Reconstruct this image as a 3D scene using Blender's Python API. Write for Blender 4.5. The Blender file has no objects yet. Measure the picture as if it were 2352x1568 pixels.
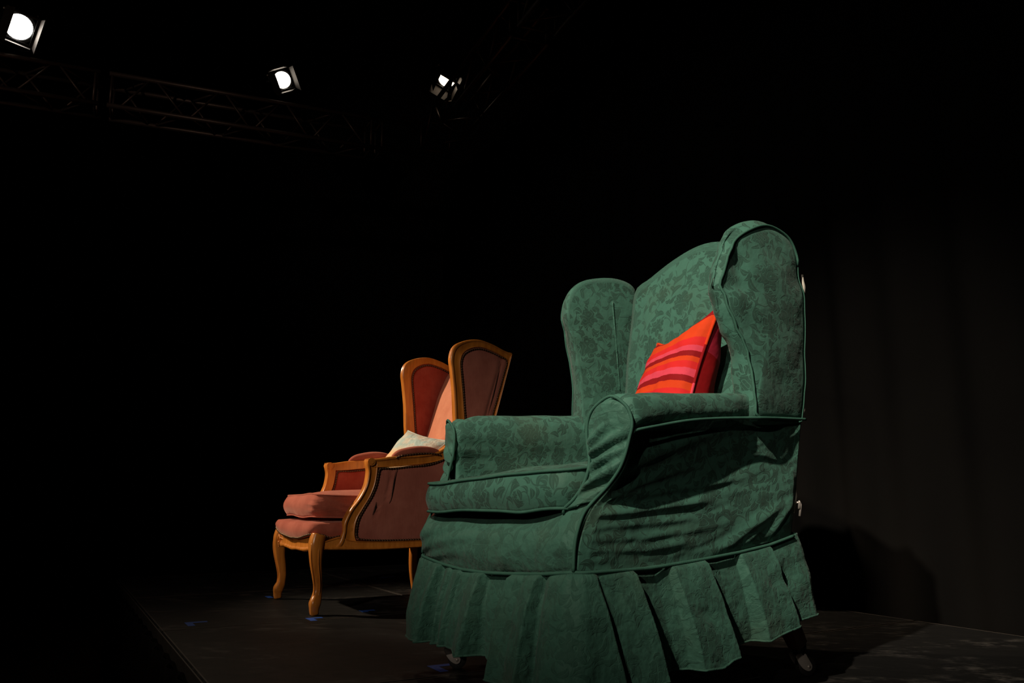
import bpy, math, random
from mathutils import Vector, Matrix, noise
random.seed(7)
sc = bpy.context.scene
COL = sc.collection
PI = math.pi

# ------------------------------------------------------------------ camera
cam_d = bpy.data.cameras.new('camera')
cam_d.sensor_fit = 'HORIZONTAL'; cam_d.sensor_width = 36.0
cam_d.lens = 1891.0 / 2352.0 * 36.0
cam_d.clip_start = 0.05; cam_d.clip_end = 60
cam = bpy.data.objects.new('camera', cam_d); COL.objects.link(cam)
cam.location = (0, 0, 0.448)
cam.rotation_euler = (PI/2 + 0.1822, 0, 0)
sc.camera = cam

# ------------------------------------------------------------------ world, lights, exposure
w = bpy.data.worlds.new('world'); sc.world = w; w.use_nodes = True
w.node_tree.nodes['Background'].inputs[0].default_value = (1.0, 0.9, 0.8, 1)
w.node_tree.nodes['Background'].inputs[1].default_value = 0.0012
sc.view_settings.view_transform = 'Standard'
sc.view_settings.look = 'None'
sc.view_settings.gamma = 1.0
sc.view_settings.exposure = 0.0
sc.view_settings.use_curve_mapping = False

def spot(name, pos, aim, power, color, size=60, blend=0.5, radius=0.06):
    d = bpy.data.lights.new(name, 'SPOT'); d.energy = power; d.color = color
    d.spot_size = math.radians(size); d.spot_blend = blend; d.shadow_soft_size = radius
    o = bpy.data.objects.new(name, d); COL.objects.link(o)
    o.location = pos
    o.rotation_euler = (Vector(aim) - Vector(pos)).to_track_quat('-Z', 'Y').to_euler()
    return o
# front-of-house key and low lanterns (behind and left of the camera), added fills, and the side lantern left of the frame
spot('front_key_light', (-2.50, -2.05, 4.95), (0.44, 2.22, 1.06), 2000, (1.0, 0.86, 0.68), 21, 0.9)
spot('front_low_light', (-3.1, -4.6, 2.8), (0.05, 2.6, 0.8), 200, (1.0, 0.86, 0.70), 34, 0.8)
spot('front_fill_light', (-2.4, -3.0, 3.0), (-0.68, 3.6, 0.62), 240, (1.0, 0.82, 0.64), 14, 0.8)  # added fill that brightens the orange chair
spot('hall_fill_light', (-3.2, 0.5, 4.5), (-1.9, 2.4, -0.48), 9, (1.0, 0.62, 0.38), 34, 1.0)  # unseen lamp, added to lift the hall floor out of black
spot('truss_fill_light', (-4.6, 0.5, 2.6), (-2.6, 6.0, 3.5), 50, (1.0, 0.75, 0.6), 36, 0.9)  # unseen lamp, added so the trusses show against the dark
spot('side_light', (-4.7, 3.9, 3.5), (-0.62, 3.55, 0.72), 1200, (1.0, 0.78, 0.55), 22, 0.9, 0.08)

# ------------------------------------------------------------------ frames of reference (metres, from a perspective survey)
G0, GA = (0.303, 2.229), math.radians(-56.4)      # green chair: x = towards its visible side, y = towards its back
O0, OA = (-0.6226, 3.586), math.radians(-60.8)    # orange chair and stage grid
def wpt(o, a, u, v, z=0.0):
    return Vector((o[0] + u*math.cos(a) - v*math.sin(a), o[1] + u*math.sin(a) + v*math.cos(a), z))
def OW(u, v, z=0.0): return wpt(O0, OA, u, v, z)

# ------------------------------------------------------------------ object helpers
def tag(o, label=None, cat=None, group=None, kind=None):
    if label: o['label'] = label
    if cat: o['category'] = cat
    if group: o['group'] = group
    if kind: o['kind'] = kind
    return o
def thing(name, label, cat, loc, rz=0.0, group=None):
    o = bpy.data.objects.new(name, None); COL.objects.link(o)
    o.empty_display_size = 0.1
    o.location = loc; o.rotation_euler = (0, 0, rz)
    return tag(o, label, cat, group)
class MB:
    """mesh builder: quads / tris with per-vertex uv"""
    def __init__(s): s.v = []; s.f = []; s.uv = []
    def vert(s, p, uv=(0, 0)):
        s.v.append(tuple(p)); s.uv.append(tuple(uv)); return len(s.v)-1
    def grid(s, rows, uvs=None, closed=False, cap=False):
        base = len(s.v); n = len(rows[0])
        for i, r in enumerate(rows):
            for j, p in enumerate(r):
                s.vert(p, uvs[i][j] if uvs else (0, 0))
        for i in range(len(rows)-1):
            for j in range(n if closed else n-1):
                k = (j+1) % n
                s.f.append((base+i*n+j, base+i*n+k, base+(i+1)*n+k, base+(i+1)*n+j))
        if cap:
            s.f.append(tuple(base+j for j in range(n))[::-1])
            s.f.append(tuple(base+(len(rows)-1)*n+j for j in range(n)))
        return base
    def box(s, lo, hi, uvscale=1.0):
        x0, y0, z0 = lo; x1, y1, z1 = hi
        b = len(s.v)
        for p in [(x0,y0,z0),(x1,y0,z0),(x1,y1,z0),(x0,y1,z0),(x0,y0,z1),(x1,y0,z1),(x1,y1,z1),(x0,y1,z1)]:
            s.vert(p, (p[0]*uvscale, p[1]*uvscale))
        for q in [(0,3,2,1),(4,5,6,7),(0,1,5,4),(1,2,6,5),(2,3,7,6),(3,0,4,7)]:
            s.f.append(tuple(b+i for i in q))
    def tube(s, pts, rad, n=8, cap=True, squash=None, twist=0.0):
        pts = [Vector(p) for p in pts]; m = len(pts)
        rf = rad if callable(rad) else (lambda t: rad)
        t0 = (pts[1]-pts[0]).normalized()
        up = Vector((0, 0, 1)) if abs(t0.z) < 0.9 else Vector((1, 0, 0))
        nrm = (up - t0*up.dot(t0)).normalized(); rows = []; L = 0; uvs = []
        for i, p in enumerate(pts):
            a = pts[max(i-1, 0)]; b = pts[min(i+1, m-1)]
            t = (b-a).normalized() if (b-a).length > 1e-9 else t0
            nrm = (nrm - t*nrm.dot(t))
            nrm = nrm.normalized() if nrm.length > 1e-6 else t.orthogonal().normalized()
            bi = t.cross(nrm); r = rf(i/(m-1)); row = []; uv = []
            if i: L += (p-pts[i-1]).length
            for j in range(n):
                an = 2*PI*j/n + twist
                c, d = math.cos(an), math.sin(an)
                if squash:
                    e = squash; k = (abs(c)**e + abs(d)**e)**(-1/e); c *= k; d *= k
                row.append(p + nrm*c*r + bi*d*r); uv.append((L, j/n*2*PI*r))
            rows.append(row); uvs.append(uv)
        s.grid(rows, uvs, closed=True, cap=cap)
    def ball(s, c, r, n=6, m=4, sq=(1, 1, 1)):
        rows = []
        for i in range(1, m):
            th = PI*i/m
            rows.append([(c[0]+r*sq[0]*math.sin(th)*math.cos(2*PI*j/n), c[1]+r*sq[1]*math.sin(th)*math.sin(2*PI*j/n), c[2]+r*sq[2]*math.cos(th)) for j in range(n)])
        b = s.grid(rows, closed=True)
        t = s.vert((c[0], c[1], c[2]+r*sq[2])); q = s.vert((c[0], c[1], c[2]-r*sq[2]))
        for j in range(n):
            k = (j+1) % n
            s.f.append((t, b+k, b+j)); e = b+(m-2)*n; s.f.append((q, e+j, e+k))
    def build(s, name, mat, parent=None, smooth=True, solid=0.0, subs=0, recalc=True, angle=None):
        me = bpy.data.meshes.new(name)
        me.from_pydata(s.v, [], s.f); me.update()
        ul = me.uv_layers.new(name='UVMap')
        for l in me.loops: ul.data[l.index].uv = s.uv[l.vertex_index]
        if recalc:
            import bmesh
            bm = bmesh.new(); bm.from_mesh(me)
            bmesh.ops.recalc_face_normals(bm, faces=bm.faces); bm.to_mesh(me); bm.free()
        if smooth:
            me.polygons.foreach_set('use_smooth', [True]*len(me.polygons))
            if angle is not None: me.set_sharp_from_angle(angle=math.radians(angle))
        me.materials.append(mat)
        o = bpy.data.objects.new(name, me); COL.objects.link(o)
        if parent: o.parent = parent
        if solid:
            md = o.modifiers.new('solid', 'SOLIDIFY'); md.thickness = solid; md.offset = -1 if solid > 0 else 1
            md.thickness = abs(solid)
        if subs:
            md = o.modifiers.new('subd', 'SUBSURF'); md.levels = subs; md.render_levels = subs
        return o

def cr(pts, n, closed=False):
    """Catmull-Rom through pts, n samples (any dimension), roughly even by arc length"""
    P = [Vector(p) for p in pts]; m = len(P); out = []
    segs = m if closed else m-1; K = 12
    for i in range(segs):
        p1 = P[i]; p2 = P[(i+1) % m]
        p0 = P[(i-1) % m] if (closed or i > 0) else p1*2-p2
        p3 = P[(i+2) % m] if (closed or i+2 < m) else p2*2-p1
        for k in range(K):
            t = k/K
            out.append(0.5*((2*p1)+(p2-p0)*t+(2*p0-5*p1+4*p2-p3)*t*t+(3*p1-p0-3*p2+p3)*t*t*t))
    out.append(P[0].copy() if closed else P[-1].copy())
    L = [0]
    for a, b in zip(out, out[1:]): L.append(L[-1]+(b-a).length)
    res = []; j = 0
    cnt = n if closed else n-1
    for i in range(n):
        d = L[-1]*i/cnt
        while j < len(L)-2 and L[j+1] < d: j += 1
        s = L[j+1]-L[j]; t = 0 if s < 1e-12 else (d-L[j])/s
        res.append(out[j].lerp(out[j+1], min(max(t, 0), 1)))
    return res
def plen(p): return sum((b-a).length for a, b in zip(p, p[1:]))
def interp(x, tab):
    if x <= tab[0][0]: return tab[0][1]
    for (a, b), (c, d) in zip(tab, tab[1:]):
        if x <= c: return b+(d-b)*(x-a)/(c-a) if c > a else d
    return tab[-1][1]
def sst(a, b, x):
    t = min(max((x-a)/(b-a), 0), 1); return t*t*(3-2*t)
def nz(x, y, z=0.0): return noise.noise(Vector((x, y, z)))

def coons(bot, top, left, right, ns, nt, disp=None):
    """bot/top run left to right, left/right run bottom to top. returns rows[t][s], uvs"""
    B = cr(bot, ns); T = cr(top, ns); Lf = cr(left, nt); R = cr(right, nt)
    wd = plen(B); ht = plen(Lf)
    rows = []; uvs = []
    for j in range(nt):
        t = j/(nt-1); row = []; uv = []
        for i in range(ns):
            s = i/(ns-1)
            p = (B[i]*(1-t)+T[i]*t)+(Lf[j]*(1-s)+R[j]*s)-(B[0]*(1-s)*(1-t)+B[-1]*s*(1-t)+T[0]*(1-s)*t+T[-1]*s*t)
            row.append(p); uv.append((s*wd, t*ht))
        rows.append(row); uvs.append(uv)
    if disp:
        new = []
        for j in range(nt):
            nr = []
            for i in range(ns):
                a = rows[j][min(i+1, ns-1)]-rows[j][max(i-1, 0)]; b = rows[min(j+1, nt-1)][i]-rows[max(j-1, 0)][i]
                n = a.cross(b); n = n.normalized() if n.length > 1e-12 else Vector((0, 0, 1))
                nr.append(rows[j][i]+n*disp(rows[j][i], i/(ns-1), j/(nt-1)))
            new.append(nr)
        rows = new
    return rows, uvs

def puff(outline, c0, c1, to3, dome0=0.0, dome1=0.0, side=0.0, rings=10, strips=6, center=None, disp=None, n=72, rnd=0.0, uvo=(0, 0)):
    """solid with a smooth closed outline, domed faces and a bulging boxing strip"""
    P = cr(outline, n, True)
    if center is None: center = sum((Vector(p) for p in outline), Vector((0, 0)))/len(outline)
    C = Vector(center)
    f0 = c0 if callable(c0) else (lambda a, b: c0); f1 = c1 if callable(c1) else (lambda a, b: c1)
    mb = MB(); rows = []; uvs = []
    def put(p, q, c, uv):
        r = Vector(to3(q.x, q.y, c))
        if disp: r = Vector(disp(r, q, c))
        return r, uv
    def ringrow(fr, which):
        row = []; uv = []
        k = fr/rings; rr = 1-k
        for p in P:
            d = (p-C); q = C+d*(rr if rr > 0.02 else 0.02)
            if rnd and rr > 0.5:
                pass
            c = (f0(q.x, q.y)-dome0*(1-rr**2.2)) if which == 0 else (f1(q.x, q.y)+dome1*(1-rr**2.2))
            r, u = put(p, q, c, (q.x+uvo[0], q.y+uvo[1])); row.append(r); uv.append(u)
        return row, uv
    for k in range(rings, 0, -1):
        a, b = ringrow(k, 0); rows.append(a); uvs.append(b)
    L = [0]
    for i in range(n-1): L.append(L[-1]+(P[i+1]-P[i]).length)
    for k in range(strips+1):
        t = k/strips; row = []; uv = []
        for i, p in enumerate(P):
            d = (p-C).normalized(); q = p+d*side*math.sin(PI*t)
            c = f0(p.x, p.y)*(1-t)+f1(p.x, p.y)*t
            r, u = put(p, q, c, (L[i]+1.7, c)); row.append(r); uv.append(u)
        rows.append(row); uvs.append(uv)
    for k in range(1, rings+1):
        a, b = ringrow(k, 1); rows.append(a); uvs.append(b)
    mb.grid(rows, uvs, closed=True, cap=True)
    return mb, rows[rings], rows[rings+strips]

# ------------------------------------------------------------------ materials
class NT:
    def __init__(s, name):
        s.m = bpy.data.materials.new(name); s.m.use_nodes = True
        s.t = s.m.node_tree; s.b = s.t.nodes['Principled BSDF']; s.n = s.t.nodes; s.l = s.t.links
    def new(s, ty, **k):
        n = s.n.new(ty)
        for a, b in k.items(): setattr(n, a, b)
        return n
    def link(s, a, b): s.l.new(a, b)
    def setin(s, sock, v):
        if hasattr(v, 'is_linked') or hasattr(v, 'links'): s.link(v, sock)
        else: sock.default_value = v
    def math(s, op, a, b=None, c=None, clamp=False):
        n = s.new('ShaderNodeMath', operation=op); n.use_clamp = clamp
        s.setin(n.inputs[0], a)
        if b is not None: s.setin(n.inputs[1], b)
        if c is not None: s.setin(n.inputs[2], c)
        return n.outputs[0]
    def vmath(s, op, a, b=None, sc_=None):
        n = s.new('ShaderNodeVectorMath', operation=op); s.setin(n.inputs[0], a)
        if b is not None: s.setin(n.inputs[1], b)
        if sc_ is not None: s.setin(n.inputs['Scale'], sc_)
        return n.outputs[0] if op not in ('LENGTH', 'DOT_PRODUCT', 'DISTANCE') else n.outputs['Value']
    def noise(s, vec, scale, detail=3, rough=0.5):
        n = s.new('ShaderNodeTexNoise'); s.link(vec, n.inputs['Vector'])
        n.inputs['Scale'].default_value = scale; n.inputs['Detail'].default_value = detail; n.inputs['Roughness'].default_value = rough
        return n.outputs['Fac']
    def ramp(s, f, a, b, lo=0.0, hi=1.0):
        n = s.new('ShaderNodeMapRange'); n.interpolation_type = 'SMOOTHSTEP'
        s.setin(n.inputs[0], f); n.inputs[1].default_value = a; n.inputs[2].default_value = b; n.inputs[3].default_value = lo; n.inputs[4].default_value = hi
        return n.outputs[0]
    def mix(s, f, a, b):
        n = s.new('ShaderNodeMix', data_type='RGBA'); s.setin(n.inputs[0], f)
        for k, v in ((6, a), (7, b)):
            if isinstance(v, tuple): n.inputs[k].default_value = v if len(v) == 4 else v+(1,)
            else: s.link(v, n.inputs[k])
        return n.outputs[2]
    def bump(s, h, strength, dist, prev=None):
        n = s.new('ShaderNodeBump'); s.link(h, n.inputs['Height'])
        n.inputs['Strength'].default_value = strength; n.inputs['Distance'].default_value = dist
        if prev: s.link(prev, n.inputs['Normal'])
        return n.outputs[0]

def plain(name, col, rough=0.5, metal=0.0, var=0.15, scale=30, bump=0.0):
    t = NT(name); tc = t.new('ShaderNodeTexCoord')
    f = t.noise(tc.outputs['Object'], scale, 4)
    c2 = tuple(c*(1-var) for c in col); c1 = tuple(min(1, c*(1+var)) for c in col)
    t.link(t.mix(f, c2, c1), t.b.inputs['Base Color'])
    t.b.inputs['Roughness'].default_value = rough; t.b.inputs['Metallic'].default_value = metal
    if bump: t.link(t.bump(f, bump, 0.002), t.b.inputs['Normal'])
    return t.m

def damask(name, dark, light, crumple=0.5, fade=0.0, wear=0.0, relief=1.0):
    """tone-on-tone floral weave: blossoms, curled leaves and winding stems, laid out in cloth coordinates (metres)"""
    t = NT(name); tc = t.new('ShaderNodeTexCoord'); uv0 = tc.outputs['UV']; ob = tc.outputs['Object']
    sep = t.new('ShaderNodeTexNoise'); sep.inputs['Scale'].default_value = 14; sep.inputs['Detail'].default_value = 1
    t.link(uv0, sep.inputs['Vector'])
    off = t.vmath('SUBTRACT', sep.outputs['Color'], (0.5, 0.5, 0.5))
    uv = t.vmath('ADD', uv0, t.vmath('SCALE', off, sc_=0.022))
    s2 = t.new('ShaderNodeTexNoise'); s2.inputs['Scale'].default_value = 38; s2.inputs['Detail'].default_value = 1
    t.link(uv0, s2.inputs['Vector'])
    uv = t.vmath('ADD', uv, t.vmath('SCALE', t.vmath('SUBTRACT', s2.outputs['Color'], (0.5, 0.5, 0.5)), sc_=0.006))
    def cell(scale, rand, shift):
        v = t.new('ShaderNodeTexVoronoi', voronoi_dimensions='2D', feature='F1')
        v.inputs['Scale'].default_value = scale; v.inputs['Randomness'].default_value = rand
        src = t.vmath('ADD', uv, (shift, shift*1.7, 0.0))
        t.link(src, v.inputs['Vector'])
        loc = t.vmath('SUBTRACT', src, v.outputs['Position'])
        s = t.new('ShaderNodeSeparateXYZ'); t.link(loc, s.inputs[0])
        h = t.new('ShaderNodeSeparateColor'); t.link(v.outputs['Color'], h.inputs[0])
        return s.outputs[0], s.outputs[1], h.outputs[0], h.outputs[1]
    # blossoms
    x, y, h1, h2 = cell(9.6, 0.6, 0.0)
    r = t.math('SQRT', t.math('ADD', t.math('MULTIPLY', x, x), t.math('MULTIPLY', y, y)))
    th = t.math('ADD', t.math('ARCTAN2', y, x), t.math('MULTIPLY', h1, 6.28))
    lob = t.math('ABSOLUTE', t.math('COSINE', t.math('MULTIPLY', th, 3.0)))
    lob2 = t.math('ABSOLUTE', t.math('COSINE', t.math('MULTIPLY_ADD', th, 5.0, 1.0)))
    R = t.math('MULTIPLY', t.math('ADD', t.math('MULTIPLY', lob, 0.30), t.math('ADD', t.math('MULTIPLY', lob2, 0.12), 0.58)), t.math('MULTIPLY_ADD', h2, 0.012, 0.030))
    R = t.math('MULTIPLY', R, t.ramp(t.noise(uv0, 55, 1), 0.30, 0.70, 0.85, 1.14))
    R = t.math('MULTIPLY', R, t.ramp(h1, 0.78, 0.80, 1.0, 0.30))
    rn = t.math('DIVIDE', r, R)
    blossom = t.ramp(rn, 1.0, 0.93)
    # veins inside the blossom
    v1 = t.ramp(t.math('ABSOLUTE', t.math('SINE', t.math('MULTIPLY_ADD', rn, 3.0, t.math('MULTIPLY', th, 3.0)))), 0.0, 0.16, 1.0, 0.0)
    v2 = t.ramp(t.math('ABSOLUTE', t.math('SUBTRACT', t.math('FRACT', t.math('MULTIPLY', t.noise(uv0, 34, 0), 5.0)), 0.5)), 0.02, 0.10, 1.0, 0.0)
    vein = t.math('MULTIPLY', t.math('MAXIMUM', t.math('MULTIPLY', v1, 0.7), v2), blossom)
    blossom = t.math('SUBTRACT', blossom, t.math('MULTIPLY', vein, 0.9), clamp=True)
    halo = t.ramp(rn, 1.10, 1.2)
    # curled leaves
    def leaves(scale, shift, ln, wd, curl):
        x, y, a, b = cell(scale, 0.85, shift)
        an = t.math('MULTIPLY', a, 6.28); ca = t.math('COSINE', an); sa = t.math('SINE', an)
        X = t.math('ADD', t.math('MULTIPLY', x, ca), t.math('MULTIPLY', y, sa))
        Y = t.math('SUBTRACT', t.math('MULTIPLY', y, ca), t.math('MULTIPLY', x, sa))
        Y = t.math('ADD', Y, t.math('MULTIPLY', t.math('MULTIPLY', X, X), curl))
        w_ = t.math('SUBTRACT', 1.0, t.math('POWER', t.math('ABSOLUTE', t.math('DIVIDE', X, ln)), 2.2))
        w_ = t.math('MULTIPLY', w_, t.math('MULTIPLY_ADD', X, 0.6/ln, 0.85))
        d = t.math('SUBTRACT', t.math('MULTIPLY', w_, wd), t.math('ABSOLUTE', Y))
        lf = t.ramp(d, 0.0, 0.0012)
        mid = t.ramp(t.math('ABSOLUTE', Y), 0.0004, 0.0012, 1.0, 0.0)
        return t.math('SUBTRACT', lf, t.math('MULTIPLY', mid, 0.6), clamp=True)
    lv = t.math('MAXIMUM', t.math('MAXIMUM', leaves(18, 3.3, 0.024, 0.0100, 24.0), leaves(25, 7.7, 0.016, 0.0075, -34.0)), leaves(23, 11.1, 0.018, 0.0060, 42.0))
    # winding stems: iso-lines of a smooth noise
    ns = t.noise(uv, 13, 0)
    stem = t.ramp(t.math('ABSOLUTE', t.math('SUBTRACT', t.math('FRACT', t.math('MULTIPLY', ns, 5.0)), 0.5)), 0.03, 0.055, 1.0, 0.0)
    stem = t.math('MULTIPLY', stem, t.ramp(t.noise(uv, 21, 0), 0.47, 0.55, 0.0, 0.9))
    rest = t.math('MULTIPLY', t.math('MAXIMUM', lv, stem), halo)
    pat = t.math('MAXIMUM', blossom, rest, clamp=True)
    # uneven sheen put into the colour: the figure reads more strongly here and there, and fades on worn cloth
    big = t.noise(ob, 7, 2)
    pf = t.math('MULTIPLY', pat, t.ramp(big, 0.30, 0.62, 0.72-fade*0.5, 1.0-fade))
    fine = t.noise(uv0, 260, 2)
    mid = t.noise(ob, 22, 3)
    base = t.mix(pf, light, dark)
    base = t.mix(t.math('MULTIPLY', t.math('SUBTRACT', mid, 0.5), 0.5, clamp=True), base, dark)
    dusty = t.ramp(t.noise(ob, 5, 3), 0.56, 0.75, 0.0, 0.20+wear)
    base = t.mix(dusty, base, (0.085, 0.092, 0.055))
    t.link(base, t.b.inputs['Base Color'])
    t.link(t.math('MULTIPLY_ADD', pf, 0.18, 0.60), t.b.inputs['Roughness'])
    t.b.inputs['Specular IOR Level'].default_value = 0.18
    t.b.inputs['Sheen Weight'].default_value = 0.10; t.b.inputs['Sheen Roughness'].default_value = 0.5
    b0 = t.bump(t.noise(ob, 13, 3, 0.55), 0.55*crumple, 0.030)
    b1 = t.bump(t.noise(ob, 42, 3, 0.55), 0.5*crumple, 0.008, b0)
    b2 = t.bump(pat, 0.35, 0.0012*relief, b1)
    b3 = t.bump(fine, 0.25, 0.0006, b2)
    t.link(b3, t.b.inputs['Normal'])
    return t.m

GD, GL = (0.030, 0.086, 0.065), (0.060, 0.180, 0.137)
M_green = damask('green_damask', GD, GL, 0.35)
M_skirt = damask('green_damask_puckered', (0.031, 0.092, 0.069), (0.050, 0.148, 0.111), 0.85, 0.45, 0.0, 3.0)
M_plaing = damask('green_damask_faded', (0.040, 0.116, 0.087), (0.056, 0.164, 0.124), 0.9, 0.12)

def cordmat(name, col):
    t = NT(name); tc = t.new('ShaderNodeTexCoord')
    s = t.new('ShaderNodeSeparateXYZ'); t.link(tc.outputs['UV'], s.inputs[0])
    wv = t.math('SINE', t.math('ADD', t.math('MULTIPLY', s.outputs[0], 2100.0), t.math('MULTIPLY', s.outputs[1], 350.0)))
    f = t.noise(tc.outputs['Object'], 40, 3)
    t.link(t.mix(f, tuple(c*0.75 for c in col), tuple(c*1.25 for c in col)), t.b.inputs['Base Color'])
    t.b.inputs['Roughness'].default_value = 0.75; t.b.inputs['Specular IOR Level'].default_value = 0.2
    t.link(t.bump(wv, 0.22, 0.0006), t.b.inputs['Normal'])
    return t.m
M_cord = cordmat('green_piping', (0.048, 0.142, 0.106))

def wood(name, c1, c2, rough=0.32):
    t = NT(name); tc = t.new('ShaderNodeTexCoord')
    mp = t.new('ShaderNodeMapping'); t.link(tc.outputs['Object'], mp.inputs[0]); mp.inputs['Scale'].default_value = (40, 40, 6)
    f = t.noise(mp.outputs[0], 1.6, 5, 0.6); g = t.noise(tc.outputs['Object'], 9, 2)
    base = t.mix(t.ramp(f, 0.3, 0.7), c1, c2)
    base = t.mix(t.ramp(g, 0.55, 0.75, 0.0, 0.5), base, tuple(c*0.5 for c in c1))
    t.link(base, t.b.inputs['Base Color'])
    t.link(t.math('MULTIPLY_ADD', f, 0.2, rough-0.1), t.b.inputs['Roughness'])
    t.b.inputs['Coat Weight'].default_value = 0.25; t.b.inputs['Coat Roughness'].default_value = 0.2
    t.link(t.bump(f, 0.12, 0.001), t.b.inputs['Normal'])
    return t.m
M_wood = wood('honey_varnished_wood', (0.52, 0.165, 0.022), (0.68, 0.245, 0.038))
M_dwood = wood('dark_wood', (0.09, 0.03, 0.012), (0.14, 0.05, 0.02), 0.45)

def velvet(name, c1, c2, sheen=0.3):
    t = NT(name); tc = t.new('ShaderNodeTexCoord'); ob = tc.outputs['Object']
    mp = t.new('ShaderNodeMapping'); t.link(ob, mp.inputs[0]); mp.inputs['Scale'].default_value = (260, 260, 14)
    th = t.noise(mp.outputs[0], 1.0, 2); cl = t.noise(ob, 9, 4, 0.6)
    base = t.mix(t.ramp(cl, 0.3, 0.7), c1, c2)
    base = t.mix(t.math('MULTIPLY', th, 0.35), base, tuple(c*0.55 for c in c1))
    t.link(base, t.b.inputs['Base Color'])
    t.b.inputs['Roughness'].default_value = 0.85; t.b.inputs['Specular IOR Level'].default_value = 0.15
    t.b.inputs['Sheen Weight'].default_value = sheen; t.b.inputs['Sheen Tint'].default_value = (1.0, 0.6, 0.5, 1)
    b0 = t.bump(t.noise(ob, 16, 3), 0.25, 0.012)
    t.link(t.bump(th, 0.3, 0.0008, b0), t.b.inputs['Normal'])
    return t.m
M_rose = velvet('rose_upholstery', (0.36, 0.080, 0.050), (0.48, 0.130, 0.085))
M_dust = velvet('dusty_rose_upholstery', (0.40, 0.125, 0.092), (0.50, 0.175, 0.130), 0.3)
M_rose_shade = velvet('shaded_rose_upholstery', (0.34, 0.045, 0.028), (0.46, 0.085, 0.055), 0.1)  # same rose cloth, shade of the far side put into the colour
M_rose_lit = velvet('lit_rose_upholstery', (0.62, 0.22, 0.13), (0.74, 0.30, 0.18), 0.2)  # rose cloth of the back, its bright side light put into the colour
M_nail = plain('bronze_nail', (0.16, 0.10, 0.055), 0.32, 0.7, 0.5, 200)
M_braid = plain('dark_brown_braid', (0.05, 0.022, 0.014), 0.8, 0.0, 0.4, 200)
M_black = plain('black_metal', (0.012, 0.012, 0.012), 0.5, 0.4, 0.2)
M_rubber = plain('black_rubber', (0.014, 0.013, 0.013), 0.55, 0.0, 0.3)
M_steel = plain('satin_steel', (0.55, 0.50, 0.47), 0.42, 0.45, 0.15, 60)
M_white = plain('white_cotton_tape', (0.72, 0.68, 0.60), 0.8, 0.0, 0.1, 80)
M_tape = plain('blue_tape', (0.022, 0.115, 0.56), 0.55, 0.0, 0.25, 60)
M_truss = plain('scuffed_truss_metal', (0.13, 0.095, 0.078), 0.45, 0.6, 0.35, 12)
M_flap = plain('scorched_flap_metal', (0.022, 0.015, 0.010), 0.6, 0.2, 0.4)
M_room = plain('black_paint', (0.004, 0.004, 0.004), 0.9, 0.0, 0.2, 3)

def stripes(name, bands, along='y', lightfleck=0.05):
    t = NT(name); tc = t.new('ShaderNodeTexCoord')
    s = t.new('ShaderNodeSeparateXYZ'); t.link(tc.outputs['UV'], s.inputs[0])
    y = s.outputs[1]; rg = t.new('ShaderNodeValToRGB'); cr_ = rg.color_ramp; cr_.interpolation = 'CONSTANT'
    nn = t.noise(tc.outputs['UV'], 60, 2)
    t.link(t.math('ADD', y, t.math('MULTIPLY', t.math('SUBTRACT', nn, 0.5), 0.006)), rg.inputs[0])
    while len(cr_.elements) > 1: cr_.elements.remove(cr_.elements[-1])
    cr_.elements[0].position = bands[0][0]; cr_.elements[0].color = bands[0][1]+(1,)
    for p, c in bands[1:]:
        e = cr_.elements.new(p); e.color = c+(1,)
    f = t.noise(tc.outputs['UV'], 240, 2)
    t.link(t.mix(t.math('MULTIPLY', f, lightfleck*2), rg.outputs[0], (0.05, 0.005, 0.005)), t.b.inputs['Base Color'])
    t.b.inputs['Roughness'].default_value = 0.75; t.b.inputs['Specular IOR Level'].default_value = 0.15
    b0 = t.bump(t.noise(tc.outputs['Object'], 22, 2), 0.3, 0.01)
    t.link(t.bump(f, 0.25, 0.0006, b0), t.b.inputs['Normal'])
    return t.m
OR, RD, PK, MA = (0.86, 0.068, 0.014), (0.85, 0.028, 0.030), (0.88, 0.075, 0.13), (0.34, 0.008, 0.012)
M_stripe = stripes('striped_cushion_cloth', [(0.0, MA), (0.06, OR), (0.12, RD), (0.19, MA), (0.24, PK), (0.28, RD), (0.34, RD), (0.46, OR), (0.505, MA), (0.545, PK), (0.59, RD), (0.635, OR), (0.665, MA), (0.70, PK), (0.735, RD), (0.79, OR), (0.925, MA)])
M_stripeb = stripes('striped_cushion_back_cloth', [(0.0, MA), (0.2, RD), (0.45, (0.42, 0.01, 0.014)), (0.72, (0.62, 0.03, 0.07)), (0.9, MA)])
M_pinkpipe = stripes('cushion_piping', [(0.0, PK), (0.60, MA), (0.86, OR)])
def pale():
    t = NT('pale_blue_cushion_cloth'); tc = t.new('ShaderNodeTexCoord'); uv = tc.outputs['UV']
    s = t.new('ShaderNodeSeparateXYZ'); t.link(uv, s.inputs[0])
    c = t.mix(t.ramp(t.noise(uv, 7, 3), 0.4, 0.6), (0.62, 0.60, 0.52), (0.42, 0.56, 0.54))
    c = t.mix(t.ramp(t.math('ADD', s.outputs[1], t.math('MULTIPLY', t.noise(uv, 5, 2), 0.2)), 0.78, 0.60), c, (0.78, 0.52, 0.27))
    t.link(c, t.b.inputs['Base Color']); t.b.inputs['Roughness'].default_value = 0.85
    t.link(t.bump(t.noise(uv, 14, 3), 0.4, 0.02), t.b.inputs['Normal'])
    return t.m
M_pale = pale()

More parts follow.
